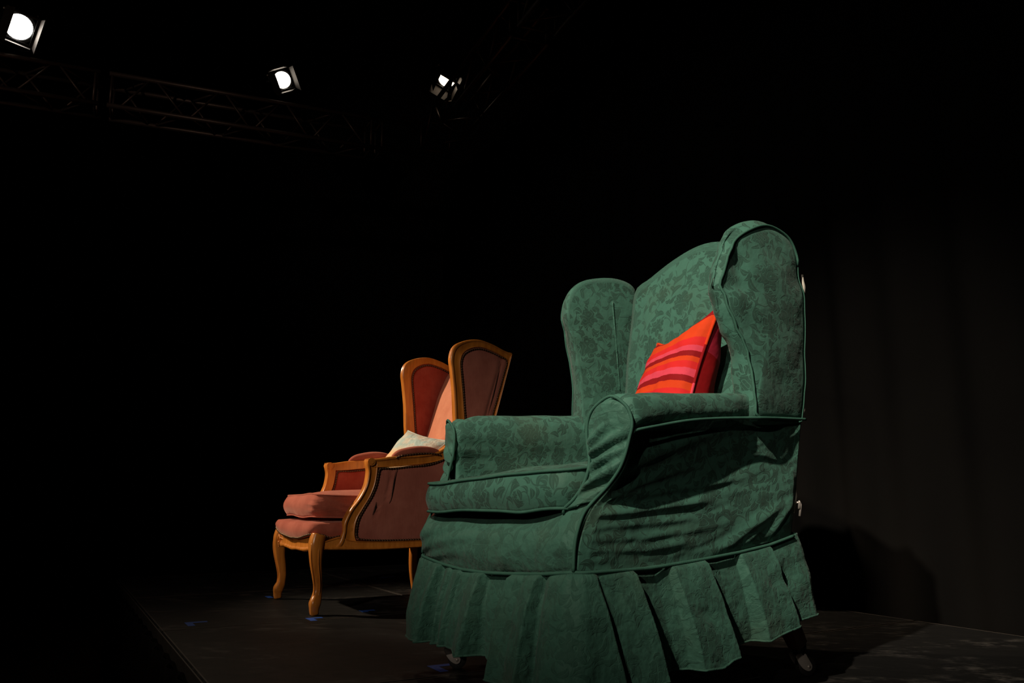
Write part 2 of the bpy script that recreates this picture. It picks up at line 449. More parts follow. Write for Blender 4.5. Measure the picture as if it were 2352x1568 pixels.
def deckmat():
    t = NT('scuffed_black_deck'); tc = t.new('ShaderNodeTexCoord'); ob = tc.outputs['Object']
    gm = t.new('ShaderNodeNewGeometry'); pos = gm.outputs['Position']
    mp = t.new('ShaderNodeMapping'); t.link(pos, mp.inputs[0]); mp.inputs['Rotation'].default_value = (0, 0, -OA); mp.inputs['Scale'].default_value = (1.0, 1.7, 1)
    a = t.noise(mp.outputs[0], 2.6, 5, 0.62); b = t.noise(mp.outputs[0], 11, 5, 0.7); c = t.noise(mp.outputs[0], 50, 4, 0.6)
    m = t.math('MULTIPLY', t.ramp(a, 0.46, 0.66), t.ramp(b, 0.44, 0.70))
    base = t.mix(m, (0.0065, 0.0065, 0.0066), (0.085, 0.078, 0.072))
    base = t.mix(t.ramp(c, 0.6, 0.85, 0.0, 0.25), base, (0.07, 0.060, 0.053))
    t.link(base, t.b.inputs['Base Color'])
    t.link(t.math('MULTIPLY_ADD', b, 0.3, 0.45), t.b.inputs['Roughness'])
    t.b.inputs['Specular IOR Level'].default_value = 0.25
    t.link(t.bump(b, 0.2, 0.002), t.b.inputs['Normal'])
    return t.m
M_deck = deckmat()
M_edge = plain('worn_deck_edge', (0.035, 0.028, 0.022), 0.6, 0.0, 0.6, 14)
def clothmat(name, col):
    t = NT(name); tc = t.new('ShaderNodeTexCoord'); ob = tc.outputs['Object']
    f = t.noise(ob, 3, 3)
    t.link(t.mix(f, tuple(c*0.8 for c in col), tuple(c*1.2 for c in col)), t.b.inputs['Base Color'])
    t.b.inputs['Roughness'].default_value = 0.95; t.b.inputs['Specular IOR Level'].default_value = 0.05
    t.link(t.bump(t.noise(ob, 90, 2), 0.2, 0.001), t.b.inputs['Normal'])
    return t.m
M_wear = plain('worn_panel_edge', (0.055, 0.045, 0.038), 0.55, 0.0, 0.85, 9)
M_drape = clothmat('black_stage_cloth', (0.0042, 0.0040, 0.0039))
def parquet():
    t = NT('dark_parquet'); tc = t.new('ShaderNodeTexCoord')
    br = t.new('ShaderNodeTexBrick'); t.link(tc.outputs['Object'], br.inputs['Vector'])
    br.inputs['Color1'].default_value = (0.16, 0.06, 0.025, 1); br.inputs['Color2'].default_value = (0.12, 0.045, 0.02, 1); br.inputs['Mortar'].default_value = (0.02, 0.01, 0.006, 1)
    br.inputs['Scale'].default_value = 4; br.inputs['Mortar Size'].default_value = 0.01
    t.link(br.outputs['Color'], t.b.inputs['Base Color']); t.b.inputs['Roughness'].default_value = 0.4
    return t.m
M_parq = parquet()

def emit(name, col, st):
    t = NT(name); tc = t.new('ShaderNodeTexCoord')
    t.b.inputs['Base Color'].default_value = (0.8, 0.8, 0.75, 1)
    # stepped rings of the lens glass
    ln = t.vmath('LENGTH', tc.outputs['UV']); s = t.math('ABSOLUTE', t.math('SINE', t.math('MULTIPLY', ln, 16.0)))
    t.link(t.mix(t.math('MULTIPLY', s, 0.35), col, (col[0], col[1]*0.7, col[2]*0.4)), t.b.inputs['Emission Color'])
    t.b.inputs['Emission Strength'].default_value = st
    return t.m

# ------------------------------------------------------------------ setting: room, stage, drapes
SH = 0.48                                          # height of the stage above the hall floor
def slab(name, lo, hi, mat, label=None):
    mb = MB(); mb.box(lo, hi); o = mb.build(name, mat, None, smooth=False)
    o['kind'] = 'structure'
    if label: o['label'] = label
    return o
slab('floor', (-11, -8, -SH-0.1), (9, 12, -SH), M_parq, 'dark brown wooden hall floor below the stage edge')
slab('wall_back', (-11, 11.5, -SH), (9, 11.7, 6.5), M_room, 'black far wall')
slab('wall_left', (-11.2, -8, -SH), (-11, 11.7, 6.5), M_room, 'black left wall')
slab('wall_right', (9, -8, -SH), (9.2, 11.7, 6.5), M_room, 'black right wall')
slab('wall_front', (-11.2, -8.2, -SH), (9.2, -8, 6.5), M_room, 'black wall behind the audience')
slab('ceiling', (-11.2, -8.2, 6.5), (9.2, 11.7, 6.7), M_room, 'black ceiling')

stage = thing('stage_platform', 'low black stage of scuffed deck panels under both armchairs', 'stage', OW(0, 0, -SH), OA)
us = [-1.62, -0.614, 0.386, 1.455, 2.5, 3.5, 4.5]; vs = [-0.83, 0.23, 1.56]
deck_n = 0
for i in range(len(us)-1):
    for j in range(len(vs)-1):
        g = 0.0012
        x0, x1, y0, y1 = us[i]+g, us[i+1]-g, vs[j]+g, vs[j+1]-g
        b = 0.004; mb = MB()
        prof = [(0, SH-0.05), (0, SH-b), (b, SH)]
        rows = []
        for d, z in prof:
            rows.append([(x0+d, y0+d, z), (x1-d, y0+d, z), (x1-d, y1-d, z), (x0+d, y1-d, z)])
        mb.grid(rows, closed=True, cap=True)
        dp = mb.build('deck_panel', M_deck, stage, smooth=False)
        mb = MB(); q = .0045; ring = [(x0+q, y0+q), (x1-q, y0+q), (x1-q, y1-q), (x0+q, y1-q)]; ri = [(x0+.0085, y0+.0085), (x1-.0085, y0+.0085), (x1-.0085, y1-.0085), (x0+.0085, y1-.0085)]
        mb.grid([[(a, c, SH+.0001) for a, c in ring], [(a, c, SH+.0005) for a, c in ring], [(a, c, SH+.0005) for a, c in ri], [(a, c, SH+.0001) for a, c in ri]], closed=True)
        mb.build('worn_edge', M_wear, dp, smooth=False)
# worn wooden lip along the audience side, frame under the panels, legs
mb = MB(); mb.box((us[0], -0.8345, SH-0.05), (us[-1], -0.8305, SH-0.0015)); mb.build('edge_strip', M_edge, stage, smooth=False)
mb = MB()
for v in vs: mb.box((us[0]+0.01, v-0.03 if v > 0 else v+0.005, SH-0.12), (us[-1]-0.01, v-0.0 if v > 0 else v+0.04, SH-0.052))
mb.build('under_frame', M_black, stage, smooth=False)
for u in us:
    for v in (-0.77, 0.2, 1.5):
        mb = MB(); uu = min(max(u, us[0]+0.04), us[-1]-0.04); mb.tube([(uu, v, 0), (uu, v, SH-0.11)], 0.024, 10); mb.build('stage_leg', M_black, stage)

def drape(name, label, a, b, z0, z1, period, depth, parent=None, seed=0, mat=None, n=None, flare=0.0):
    A = Vector(a); B = Vector(b); d = (B-A); L = d.length; d.normalize(); nn = Vector((-d.y, d.x))
    n = n or int(L/period*9); rows = []; uvs = []
    for k in range(9):
        t = k/8; z = z0+(z1-z0)*t; row = []; uv = []
        for i in range(n):
            s = L*i/(n-1)
            ph = 2*PI*s/period + 2.2*nz(s*0.9, seed) + 0.35*nz(s*2, t*3, seed)
            h = depth*(math.sin(ph)*0.7+0.35*math.sin(ph*0.53+seed))*(1+0.35*nz(s*1.7, 5, seed)) + flare*(1-t)
            q = A+d*s+nn*h; row.append((q.x, q.y, z)); uv.append((s, z))
        rows.append(row); uvs.append(uv)
    mb = MB(); mb.grid(rows, uvs)
    return mb.build(name, mat or M_drape, parent, solid=0.004)
# cloth on the audience side of the stage
sk = drape('stage_skirting', None, (us[0]-0.01, -0.862), (us[-1], -0.862), 0.004, SH-0.022, 0.16, 0.012, None, 3)
sk.location = OW(0, 0, -SH); sk.rotation_euler = (0, 0, OA)
tag(sk, 'black cloth hanging down the front edge of the stage to the hall floor', 'cloth')
bd = drape('backdrop_curtain', None, (-2.9, 1.64), (4.7, 1.64), -SH+0.01, 3.16, 0.26, 0.035, None, 1)
bd.location = OW(0, 0, 0); bd.rotation_euler = (0, 0, OA)
tag(bd, 'tall black curtain hanging behind the green armchair at the back of the stage', 'curtain')

# ------------------------------------------------------------------ trusses and lanterns
TC = Vector((-0.80, 6.52)); D1 = Vector((-0.925, -0.380)).normalized(); D2 = Vector((0.400, -0.9165)).normalized()
ZT = 3.5; TH = 0.25
def truss(name, label, start, d, outw, nodes, joints, tmax, first=0, t0=0.03):
    root = thing(name, label, 'truss', (start.x, start.y, ZT-TH))
    def P(t, k, z): q = d*t+outw*k; return Vector((q.x, q.y, z))
    for k in (0, TH):
        for z in (0, TH):
            mb = MB(); mb.tube([P(t0, k, z), P(tmax, k, z)], 0.0175, 10); mb.build('chord', M_truss, root)
    for i, (a, b) in enumerate(zip(nodes, nodes[1:])):
        za, zb = (0, TH) if (i+first) % 2 == 0 else (TH, 0)
        a += .02; b -= .02
        for q0, q1 in (((a, 0, za), (b, 0, zb)), ((a, TH, zb), (b, TH, za)), ((a, za, 0), (b, zb, 0)), ((a, zb, TH), (b, za, TH))):
            mb = MB(); mb.tube([P(*q0), P(*q1)], 0.0085, 7); mb.build('brace', M_truss, root)
    for j in joints:
        for q0, q1 in (((j, 0, 0), (j, 0, TH)), ((j, TH, 0), (j, TH, TH)), ((j, 0, 0), (j, TH, 0)), ((j, 0, TH), (j, TH, TH))):
            mb = MB(); mb.tube([P(*q0), P(*q1)], 0.010, 8); mb.build('end_strut', M_truss, root)
    return root
o1 = Vector((D1.y, -D1.x)); o1 = o1 if o1.y > 0 else -o1
o2 = Vector((-D2.y, D2.x)); o2 = o2 if o2.x > 0 else -o2
truss('lighting_truss', 'dark metal lighting truss running along the upper left under two bright lanterns', TC, D1, o1,
      [0.42, 0.66, 0.88, 1.10, 1.33, 1.56, 1.80, 2.05, 2.28], [0.30, 0.39, 2.33], 2.35)
truss('lighting_truss', 'dark lighting truss section at the far left edge, under the brightest lantern', TC+D1*2.38, D1, o1,
      [0.08, 0.32, 0.57, 0.82, 1.06, 1.30, 1.54, 1.78, 2.02, 2.26], [0.06, 2.35], 2.38)
truss('lighting_truss', 'dark lighting truss climbing to the top of the picture above the orange chair', TC, D2, o2,
      [0.19, 0.43, 0.66, 0.89, 1.12, 1.36, 1.60, 1.82], [0.12, 1.98], 2.0, 0)
truss('lighting_truss', 'end of the dark lighting truss cut by the top edge of the picture', TC+D2*2.08, D2, o2,
      [0.06, 0.30, 0.54, 0.78, 1.02, 1.26, 1.5, 1.74, 1.98, 2.22, 2.46, 2.7], [0.03, 3.1], 3.15)
def lantern(label, pos, aim, r, col, st, doors, power, roll=0.0, name='stage_lantern'):
    """theatre lantern: can, lens, four barn-door flaps, yoke, hook clamp. local -Z is the beam"""
    root = thing(name, label, 'spotlight', pos)
    root.rotation_mode = 'QUATERNION'
    q = (Vector(aim)-Vector(pos)).to_track_quat('-Z', 'Y')
    from mathutils import Quaternion
    root.rotation_quaternion = q @ Quaternion((0, 0, 1), roll)
    R = r*1.25
    mb = MB(); rows = []
    for z, rr in ((0.02, r*1.02), (0.0, r*1.05), (-0.004, R), (0.03, R), (0.26, R*0.98), (0.30, R*0.8), (0.31, R*0.2)):
        rows.append([(rr*math.cos(2*PI*j/28), rr*math.sin(2*PI*j/28), z) for j in range(28)])
    mb.grid(rows, closed=True, cap=False); mb.build('housing', M_black, root, angle=40)
    mb = MB(); rows = []; uvs = []
    for k in range(8):
        rr = r*k/7
        rows.append([(max(rr, 1e-4)*math.cos(2*PI*j/40), max(rr, 1e-4)*math.sin(2*PI*j/40), 0.006-0.014*(1-(k/7)**2)) for j in range(40)])
        uvs.append([(k/7*math.cos(2*PI*j/40), k/7*math.sin(2*PI*j/40)) for j in range(40)])
    mb.grid(rows, uvs, closed=True, cap=False); mb.build('lens', emit('lantern_lens', col, st), root)
    mb = MB()
    for a in range(4):
        an = a*PI/2+PI/4
        c, s_ = math.cos(a*PI/2), math.sin(a*PI/2)
    fr = R*1.02
    mb.box((-fr, -fr, -0.014), (fr, -r*1.06, -0.006)); mb.box((-fr, r*1.06, -0.014), (fr, fr, -0.006))
    mb.box((-fr, -r*1.06, -0.014), (-r*1.06, r*1.06, -0.006)); mb.box((r*1.06, -r*1.06, -0.014), (fr, r*1.06, -0.006))
    mb.build('door_frame', M_black, root, smooth=False)
    for a in range(4):
        op = doors[a]                       # opening angle from the beam direction
        c, s_ = math.cos(a*PI/2), math.sin(a*PI/2)
        ln = r*1.45; w0 = fr*0.95; w1 = fr*(1.15 if a % 2 == 0 else 0.75)
        mb = MB(); pts = []
        for th_ in (0, 0.004):
            for x, wd in ((0, w0), (ln, w1)):
                rad = fr+x*math.sin(op)+th_*math.cos(op); zz = -0.014-x*math.cos(op)+th_*math.sin(op)
                for sgn in (-1, 1):
                    pts.append((rad*c-sgn*wd*s_, rad*s_+sgn*wd*c, zz))
        for p in pts: mb.vert(p)
        for f in ((0, 1, 3, 2), (4, 6, 7, 5), (0, 4, 5, 1), (2, 3, 7, 6), (0, 2, 6, 4), (1, 5, 7, 3)): mb.f.append(f)
        dr = mb.build('barn_door', M_flap, root, smooth=False)
        mb = MB(); mb.ball(((fr+0.008)*c-w0*0.8*s_, (fr+0.008)*s_+w0*0.8*c, -0.012), 0.008, 8, 6); mb.build('knob', M_steel, dr)
    mb = MB(); yk = [(-R-0.025, 0, 0.10), (-R-0.03, 0.04, 0.12), (-R-0.03, -R*1.2, 0.17), (-R*0.7, -R*1.55, 0.18), (R*0.7, -R*1.55, 0.18), (R+0.03, -R*1.2, 0.17), (R+0.03, 0.04, 0.12), (R+0.025, 0, 0.10)]
    mb.tube(cr(yk, 40), 0.007, 6); mb.build('yoke', M_black, root)
    for sgn in (-1, 1):
        mb = MB(); mb.tube([(sgn*(R-0.005), 0, 0.11), (sgn*(R+0.06), 0, 0.11)], 0.012, 10); mb.build('pivot_knob', M_black, root)
    # the lantern's own light, just in front of its lens
    p = root.rotation_quaternion @ Vector((0, 0, -0.16))+Vector(pos)
    spot('lantern_light', p, aim, power, (1.0, 0.78, 0.55), 40, 0.6, 0.05)
    return root
W_ = (1.0, 0.93, 0.82)
lantern('brightest lantern at the upper left corner with a glaring white lens', (-3.476, 5.308, 3.68), (0.2, 1.2, 0.2), 0.086, (1.0, 0.97, 0.92), 14, (-0.30, -0.02, 0.02, -0.02), 30, 0.1)
lantern('small lantern over the left truss, its round lens cut straight by a flap', (-1.83, 6.067, 3.68), (-0.9, 1.3, -0.1), 0.066, W_, 6, (-0.70, 0.25, 0.50, -0.05), 14, -0.35)
lantern('lantern beside the truss corner, its lens half covered by flaps and stepped glass rings showing', (-0.518, 6.04, 3.68), (-1.6, 2.6, 0.2), 0.070, (1.0, 0.85, 0.66), 4, (-0.50, -0.45, 0.35, 0.3), 10, 0.7)

# ------------------------------------------------------------------ blue tape marks on the deck
def tape(label, u, v, l1, l2, rot=0.0):
    root_p = OW(u, v, 0.0)
    mb = MB(); th = 0.0006; w_ = 0.024
    pts = [(0, 0), (l1, 0), (l1, w_), (w_, w_), (w_, l2), (0, l2)]
    for z in (0.0002, th):
        for p in pts: mb.vert((p[0], p[1], z))
    mb.f += [tuple(range(5, -1, -1)), tuple(range(6, 12))]
    for i in range(6): j = (i+1) % 6; mb.f.append((i, j, 6+j, 6+i))
    o = mb.build('tape_mark', M_tape, None, smooth=False); o.location = root_p; o.rotation_euler = (0, 0, OA+rot)
    return tag(o, label, 'tape')
tape('blue tape corner mark at the far front foot of the orange armchair', -0.335, -0.315, -0.065, 0.05, 0.0)
tape('blue tape corner mark at the near front foot of the orange armchair', 0.33, -0.335, 0.075, 0.06)
tape('blue tape corner mark alone on the open deck left of the orange armchair', 0.225, -0.735, 0.09, 0.075)
tape('faint blue tape mark in the shadow under the orange armchair', 0.235, -0.10, 0.05, 0.06)
tape('tiny blue tape mark on the deck behind the orange armchair', -0.95, 0.42, 0.05, 0.08)
tape('blue tape corner mark beside the front caster of the green armchair', 1.325, -0.285, 0.085, 0.07)

# ================================================================== GREEN ARMCHAIR
green = thing('wing_armchair', 'large green damask slipcovered wing armchair on casters in the foreground', 'armchair', (G0[0], G0[1], 0), GA)
# hidden carcass under the cover
mb = MB(); mb.box((-0.30, -0.375, 0.21), (0.30, 0.225, 0.375)); mb.build('base_frame', M_dwood, green, smooth=False)

def gpipe(pts, parent, r=0.0036, n=None, name='piping', mat=None):
    P = cr(pts, n or max(12, int(plen([Vector(p) for p in pts])/0.008)))
    mb = MB(); mb.tube(P, r, 8); return mb.build(name, mat or M_cord, parent)

# --- arms (keyhole section running front to back) with their scrolled front panels
def arm_profile(v, sgn):
    """closed (u, z) section at depth v"""
    k = sst(-0.32, 0.12, v)
    dz = interp(v, [(-0.33, 0.0), (-0.29, 0.010), (-0.24, 0.018), (-0.06, 0.030), (0.13, 0.038), (0.3, 0.04)])
    base = [(.322, .33), (.326, .50), (.336, .545), (.362, .566+.020*k), (.388-.018*k, .582+.02*k), (.396-.026*k, .606), (.388-.02*k, .630), (.372-.005*k, .643), (.345, .648),
            (.316, .640), (.296, .620), (.288, .590), (.289, .56), (.297, .52), (.296, .47), (.292, .33)]
    g = 1-.45*sst(.02, .10, v)-.55*sst(.10, .15, v)
    base = [(u if u < .338 else .338+(u-.338)*g, z) for u, z in base]
    return [(sgn*u, z+(dz if z > .5 else dz*sst(.33, .5, z)*0.6)) for u, z in base]
def make_arm(sgn):
    rows = []; uvs = []; nv = 46; n = 60
    for i in range(nv):
        v = -0.318+(0.20+0.318)*i/(nv-1)
        sec = cr(arm_profile(v, sgn), n, True)
        row = []; uv = []; L = 0
        fw = sst(.0, -.318, v)            # the front face is cut at an angle, its inner edge further forward
        for j, p in enumerate(sec):
            if j: L += (p-sec[j-1]).length
            v_ = v-fw*.035*min(max((.397-abs(p.x))/.112, 0), 1)
            g = sst(-0.14, -0.30, v)          # gathers near the scroll
            h = 0.0035*g*math.sin(p.y*150+6*nz(p.x*9, v*14))+0.004*nz(p.x*9, v*9, p.y*11)
            c = Vector((sgn*0.342, 0.60)) if p.y > .5 else Vector((sgn*0.31, p.y))
            d = (p-c); d = d.normalized() if d.length > 1e-5 else Vector((0, 0))
            # small round-over at the front edge
            e = 0.004*sst(-0.305, -0.318, v)
            q = p+d*(h-e)
            row.append((q.x, v_, q.y)); uv.append((v+2.3*(sgn > 0), L))
        rows.append(row); uvs.append(uv)
    mb = MB(); mb.grid(rows, uvs, closed=True, cap=True)
    a = mb.build('arm', M_green, green)
    return a
arm_n = make_arm(1); arm_f = make_arm(-1)

SL = [(.264, -.401, .416), (.283, -.392, .434), (.296, -.379, .459), (.303, -.369, .487), (.303, -.362, .514), (.293, -.358, .547), (.289, -.357, .580), (.295, -.354, .613), (.317, -.350, .635), (.355, -.340, .647)]
SR = [(.326, -.374, .430), (.346, -.348, .464), (.367, -.336, .495), (.379, -.330, .522), (.388, -.324, .557), (.397, -.322, .589), (.391, -.324, .617), (.380, -.329, .634), (.355, -.340, .647)]
def arm_front(sgn, parent):
    n = 60; Lc = cr(SL, n); Rc = cr(SR, n); m = 30; rows = []; uvs = []
    for j in range(n):
        row = []; uv = []; t = j/(n-1)
        for i in range(m):
            s = i/(m-1); p = Lc[j].lerp(Rc[j], s)
            wd = (Rc[j]-Lc[j]).length
            bul = 0.014*math.sin(PI*s)**0.7*min(1, wd/0.06)
            x = (p.x-.28); ph = (p.z-0.55*x)
            amp = 0.011*sst(.40, .44, p.z)*sst(.60, .56, p.z)
            fold = math.sin(ph*185+6.0*nz(p.x*6, p.z*13))*(0.75+0.9*nz(p.x*14, p.z*18, 6))
            fold = (abs(fold)**0.6)*(1 if fold > 0 else -1)
            h = bul+amp*fold*math.sin(PI*min(1, max(0, s)))**0.5+0.003*nz(p.x*25, p.z*25)
            row.append((sgn*p.x, p.y-h-0.002, p.z)); uv.append((p.x, p.z))
        rows.append(row); uvs.append(uv)
    mb = MB(); mb.grid(rows, uvs)
    o = mb.build('arm_front_panel', M_plaing, parent, solid=0.006, recalc=True)
    return o
for sgn in (1, -1):
    arm_front(sgn, green)
    seam = [(.262, -.402, .405)] + SL[:-1] + [(.355, -.342, .651)] + SR[::-1][1:] + [(.324, -.397, .406), (.327, -.416, .371), (.327, -.424, .337), (.328, -.428, .292)]
    gpipe([(sgn*a, b-0.005, c) for a, b, c in seam], green)

# --- outer side panels with drag folds
FOLDS = [([(-.306, .500), (-.217, .530), (-.094, .568), (.038, .598)], .011, .015),
         ([(-.344, .446), (-.245, .473), (-.084, .509)], .008, .010), ([(-.368, .428), (-.195, .450), (.06, .481)], .006, .009),
         ([(-.403, .408), (-.322, .403), (-.222, .413), (-.032, .431)], .010, .009), ([(-.41, .376), (-.274, .382), (-.091, .392)], .005, .009),
         ([(-.41, .354), (-.25, .354), (-.036, .372)], .004, .008), ([(-.04, .300), (.05, .350), (.213, .429)], .009, .011),
         ([(.149, .343), (.193, .388), (.238, .429)], .009, .010), ([(.03, .300), (.09, .345), (.16, .385)], .005, .008), ([(-.411, .333), (-.226, .329), (-.093, .345)], .004, .008),
         ([(-.39, .44), (-.30, .445), (-.2, .462)], .004, .007), ([(-.2, .33), (-.1, .335), (0., .36)], .003, .008)]
FP = [([tuple(q) for q in cr([Vector((a, b)) for a, b in pts], 24)], amp, wd) for pts, amp, wd in FOLDS]
def fold_h(v, z):
    h = 0
    for P, amp, wd in FP:
        if v < P[0][0]-0.06 or v > P[-1][0]+0.06: continue
        best = 9; bt = 0; bz = 0
        for i in range(len(P)-1):
            ax, ay = P[i]; bx, by = P[i+1]; dx, dy = bx-ax, by-ay
            t = ((v-ax)*dx+(z-ay)*dy)/(dx*dx+dy*dy); t = min(max(t, 0), 1)
            qx, qy = ax+dx*t, ay+dy*t; d = (qx-v)**2+(qy-z)**2
            if d < best: best = d; bt = (i+t)/(len(P)-1); bz = qy
        d = math.sqrt(best); sd = 1 if z > bz else -1
        env = math.sin(PI*min(1, max(0, bt*0.92+0.06)))**0.6
        x = sd*d/wd
        ww = 1.7 if x > 0 else 0.9          # softer above, undercut below
        h += amp*env*math.exp(-(x/ww)**2)
    return h
def side_disp(sgn):
    def f(p, s, t):
        e = min(1, s/0.04)*min(1, (1-s)/0.03)*min(1, t/0.05)*min(1, (1-t)/0.05)
        zz = p.z-0.22*p.y
        h = fold_h(p.y, p.z)*(1 if sgn > 0 else 0.4)+0.0028*nz(p.y*6, zz*30, 2)+0.0012*nz(p.y*14, zz*70, 7)+0.005*nz(p.y*5, p.z*6)
        return (h+0.008*math.sin(PI*min(1, t*1.5))-0.006*math.sin(PI*t)*sst(.55, .9, t)*sst(.15, .4, s))*e*sgn
    return f
def side_panel(sgn):
    S = lambda L: [(sgn*a, b, c) for a, b, c in L]
    bot = S([(.328, -.424, .292), (.338, -.33, .290), (.338, -.24, .291), (.338, -.03, .308), (.336, .237, .343)])
    top = S([(.384, -.312, .572), (.352, -.28, .588), (.340, -.126, .614), (.338, .048, .629), (.346, .294, .636)])
    left = S([(.328, -.424, .292), (.328, -.418, .340), (.330, -.408, .371), (.330, -.390, .406), (.334, -.366, .434), (.354, -.342, .468), (.372, -.330, .500), (.382, -.322, .535), (.384, -.312, .572)])
    right = S([(.336, .237, .343), (.340, .256, .430), (.343, .276, .54), (.346, .294, .636)])
    big = sgn > 0
    rows, uvs = coons(bot, top, left, right, 200 if big else 60, 130 if big else 40, side_disp(sgn))
    mb = MB(); mb.grid(rows, uvs); o = mb.build('side_panel', M_green, green, solid=0.008 if sgn > 0 else 0.008)
    gpipe(S([(.390, -.322, .572), (.393, -.311, .578), (.388, -.23, .593), (.385, -.151, .606), (.375, -.055, .616), (.373, .034, .622), (.379, .095, .625), (.374, .14, .627), (.362, .20, .630), (.355, .298, .633)]), green, 0.0038)
    return o
side_panel(1); side_panel(-1)

# --- wings
WO = [(.094, .628), (.090, .66), (.089, .73), (.080, .794), (.052, .856), (.032, .900), (.022, .950), (.030, .990), (.060, 1.052), (.115, 1.098), (.195, 1.128), (.262, 1.108), (.296, 1.06), (.310, 1.0), (.318, .87), (.300, .69), (.294, .645), (.288, .628), (.19, .622)]
WF = [(.094, .628), (.088, .66), (.080, .73), (.073, .808), (.046, .928), (.032, .97), (.028, 1.005), (.046, 1.058), (.090, 1.092), (.150, 1.110), (.225, 1.121), (.290, 1.112), (.318, 1.08), (.322, 1.0), (.318, .87), (.300, .69), (.294, .645), (.288, .628), (.19, .622)]
def make_wing(sgn):
    def to3(a, b, c): return (sgn*(c+(.018*sst(.78, .66, b)*sst(.22, .10, a)-.008*sst(.74, .63, b)*sst(.18, .26, a))*sst(.31, .35, c)), a+(0 if sgn > 0 else .030*(c-.28)/.076*sst(.2, .1, a)), b+(0.030 if sgn > 0 else 0.012)*sst(1.0, 1.10, b)*sst(.36, .29, c))
    def dsp(r, q, c):
        # crumpled boxing strip and soft dents in the outer face
        k = sst(.10, .05, r.y-(.02))*sst(.62, .7, r.z)
        h = 0.0055*nz(r.x*10, r.y*9, r.z*17)+0.006*k*nz(r.x*8, 3, r.z*32)
        d = 0
        if c > .33: d = -0.012*sst(.16, .08, r.y)*sst(.80, .95, r.z)*(0.6+nz(r.y*20, r.z*14))
        return (r.x+sgn*(h*0.8+d), r.y+h*0.8, r.z+h*0.5)
    mb, ra, rb = puff(WO if sgn > 0 else WF, .303 if sgn > 0 else .284, .356, to3, dome0=.012, dome1=.012, side=.010 if sgn > 0 else .005, rings=14, strips=10, center=(.175, .90), disp=dsp, n=110, uvo=(0.6 if sgn > 0 else 4.0, 0.3))
    o = mb.build('wing', M_green, green)
    P = [Vector(p) for p in rb]
    # cord along the outer edge: front, over the top
    idx = [i for i, p in enumerate(P) if not (p.y > .20 and p.z < 1.03) and p.z > .625]
    # contiguous run
    st = next(i for i in range(len(P)) if i in idx and (i-1) % len(P) not in idx)
    run = []
    i = st
    while i in idx and len(run) < len(P): run.append(P[i]); i = (i+1) % len(P)
    mb = MB(); mb.tube([p+Vector((sgn*0.002, -0.001, 0.001)) for p in run], 0.0034, 8); mb.build('piping', M_cord, o)
    # back edge hem cord
    bk = [p for p in P if p.y > .27 and p.z > .60 and p.z < 1.08]
    bk.sort(key=lambda p: p.z)
    if len(bk) > 4:
        mb = MB(); mb.tube([p+Vector((sgn*0.0, 0.002, 0)) for p in bk], 0.0018, 6); mb.build('piping', M_cord, o)
    return o
wing_n = make_wing(1); wing_f = make_wing(-1)
# tucks in the wing lining
for sgn, pts in ((-1, [(.204, 1.052), (.212, .95), (.226, .767)]),):
    mb = MB(); mb.tube([(sgn*(.2735), v, z) for v, z in cr([Vector(p) for p in pts], 20)], 0.0026, 6); mb.build('seam_tuck', M_plaing, wing_f)

# --- inner back and outer back
BK = [(-.270, .40), (-.275, .70), (-.275, 1.00), (-.266, 1.098), (-.20, 1.126), (-.10, 1.166), (0, 1.186), (.10, 1.166), (.20, 1.126), (.285, 1.098), (.298, 1.00), (.298, .70), (.29, .40)]
def vback(z): return interp(z, [(.35, .175), (.45, .195), (.77, .262), (.99, .292), (1.12, .312), (1.2, .33)])
def to3b(a, b, c): return (a, vback(b)+c, b)
def dspb(r, q, c):
    h = 0.006*nz(r.x*6, 1, r.z*7)
    return (r.x, r.y+h-0.006*math.exp(-((r.x+.23)/.02)**2)*0, r.z)
mb, ra, rb = puff(BK, -.012, .042, to3b, dome0=.034, dome1=.0, side=.010, rings=16, strips=8, center=(0, .80), disp=dspb, n=110, uvo=(1.1, 0.2))
backrest = mb.build('backrest', M_green, green)
OB = [(-.332, .343), (-.334, .36), (-.338, .60), (-.34, .90), (-.335, 1.04), (-.30, 1.09), (-.20, 1.11), (-.1, 1.145), (0, 1.162), (.1, 1.145), (.20, 1.11), (.30, 1.09), (.335, 1.04), (.338, .90), (.338, .60), (.334, .36), (.332, .343), (.30, .340), (0, .338), (-.30, .340)]
def vob(z): return interp(z, [(.34, .236), (.43, .256), (.66, .296), (.87, .318), (1.0, .326), (1.15, .338)])
mb, ra, rb = puff(OB, -.018, .004, lambda a, b, c: (a, vob(b)+c, b), dome1=.010, side=.003, rings=8, strips=4, center=(0, .75), n=110)
mb.build('back_panel', M_green, green)
# zip down the rear corner: cotton tape that puckers out white, slider and pull
def zpt(z, du=0.0, dv=0.0): k = sst(.62, .66, z); return Vector((.338+.011*k+du, vob(z)+.004+.004*k+dv, z))
rows = []; uvs = []
for i in range(160):
    z = .40+(1.02-.40)*i/159
    puck = 0.0
    for zc, wd, am in ((.985, .016, .011), (.945, .022, .009), (.865, .010, .006), (.775, .022, .006), (.655, .010, .003), (.44, .012, .008)):
        puck += am*math.exp(-((z-zc)/wd)**2)
    p = zpt(z)
    puck *= .6
    row = [p+Vector((-.012, .000, 0)), p+Vector((-.006, .003+puck*.7, 0)), p+Vector((.0, .001+puck, 0)), p+Vector((.001+puck*.25, -.001+puck*.8, 0)), p+Vector((-.001, -.006, 0))]
    rows.append(row); uvs.append([(0, z)]*5)
mb = MB(); mb.grid(rows, uvs); zt = mb.build('zip_tape', M_white, green, solid=0.0012)
mb = MB(); mb.tube([zpt(.425, .000, .004), zpt(.425, .004, .010), zpt(.410, .004, .012)], .0035, 8); mb.build('zip_slider', M_steel, zt)
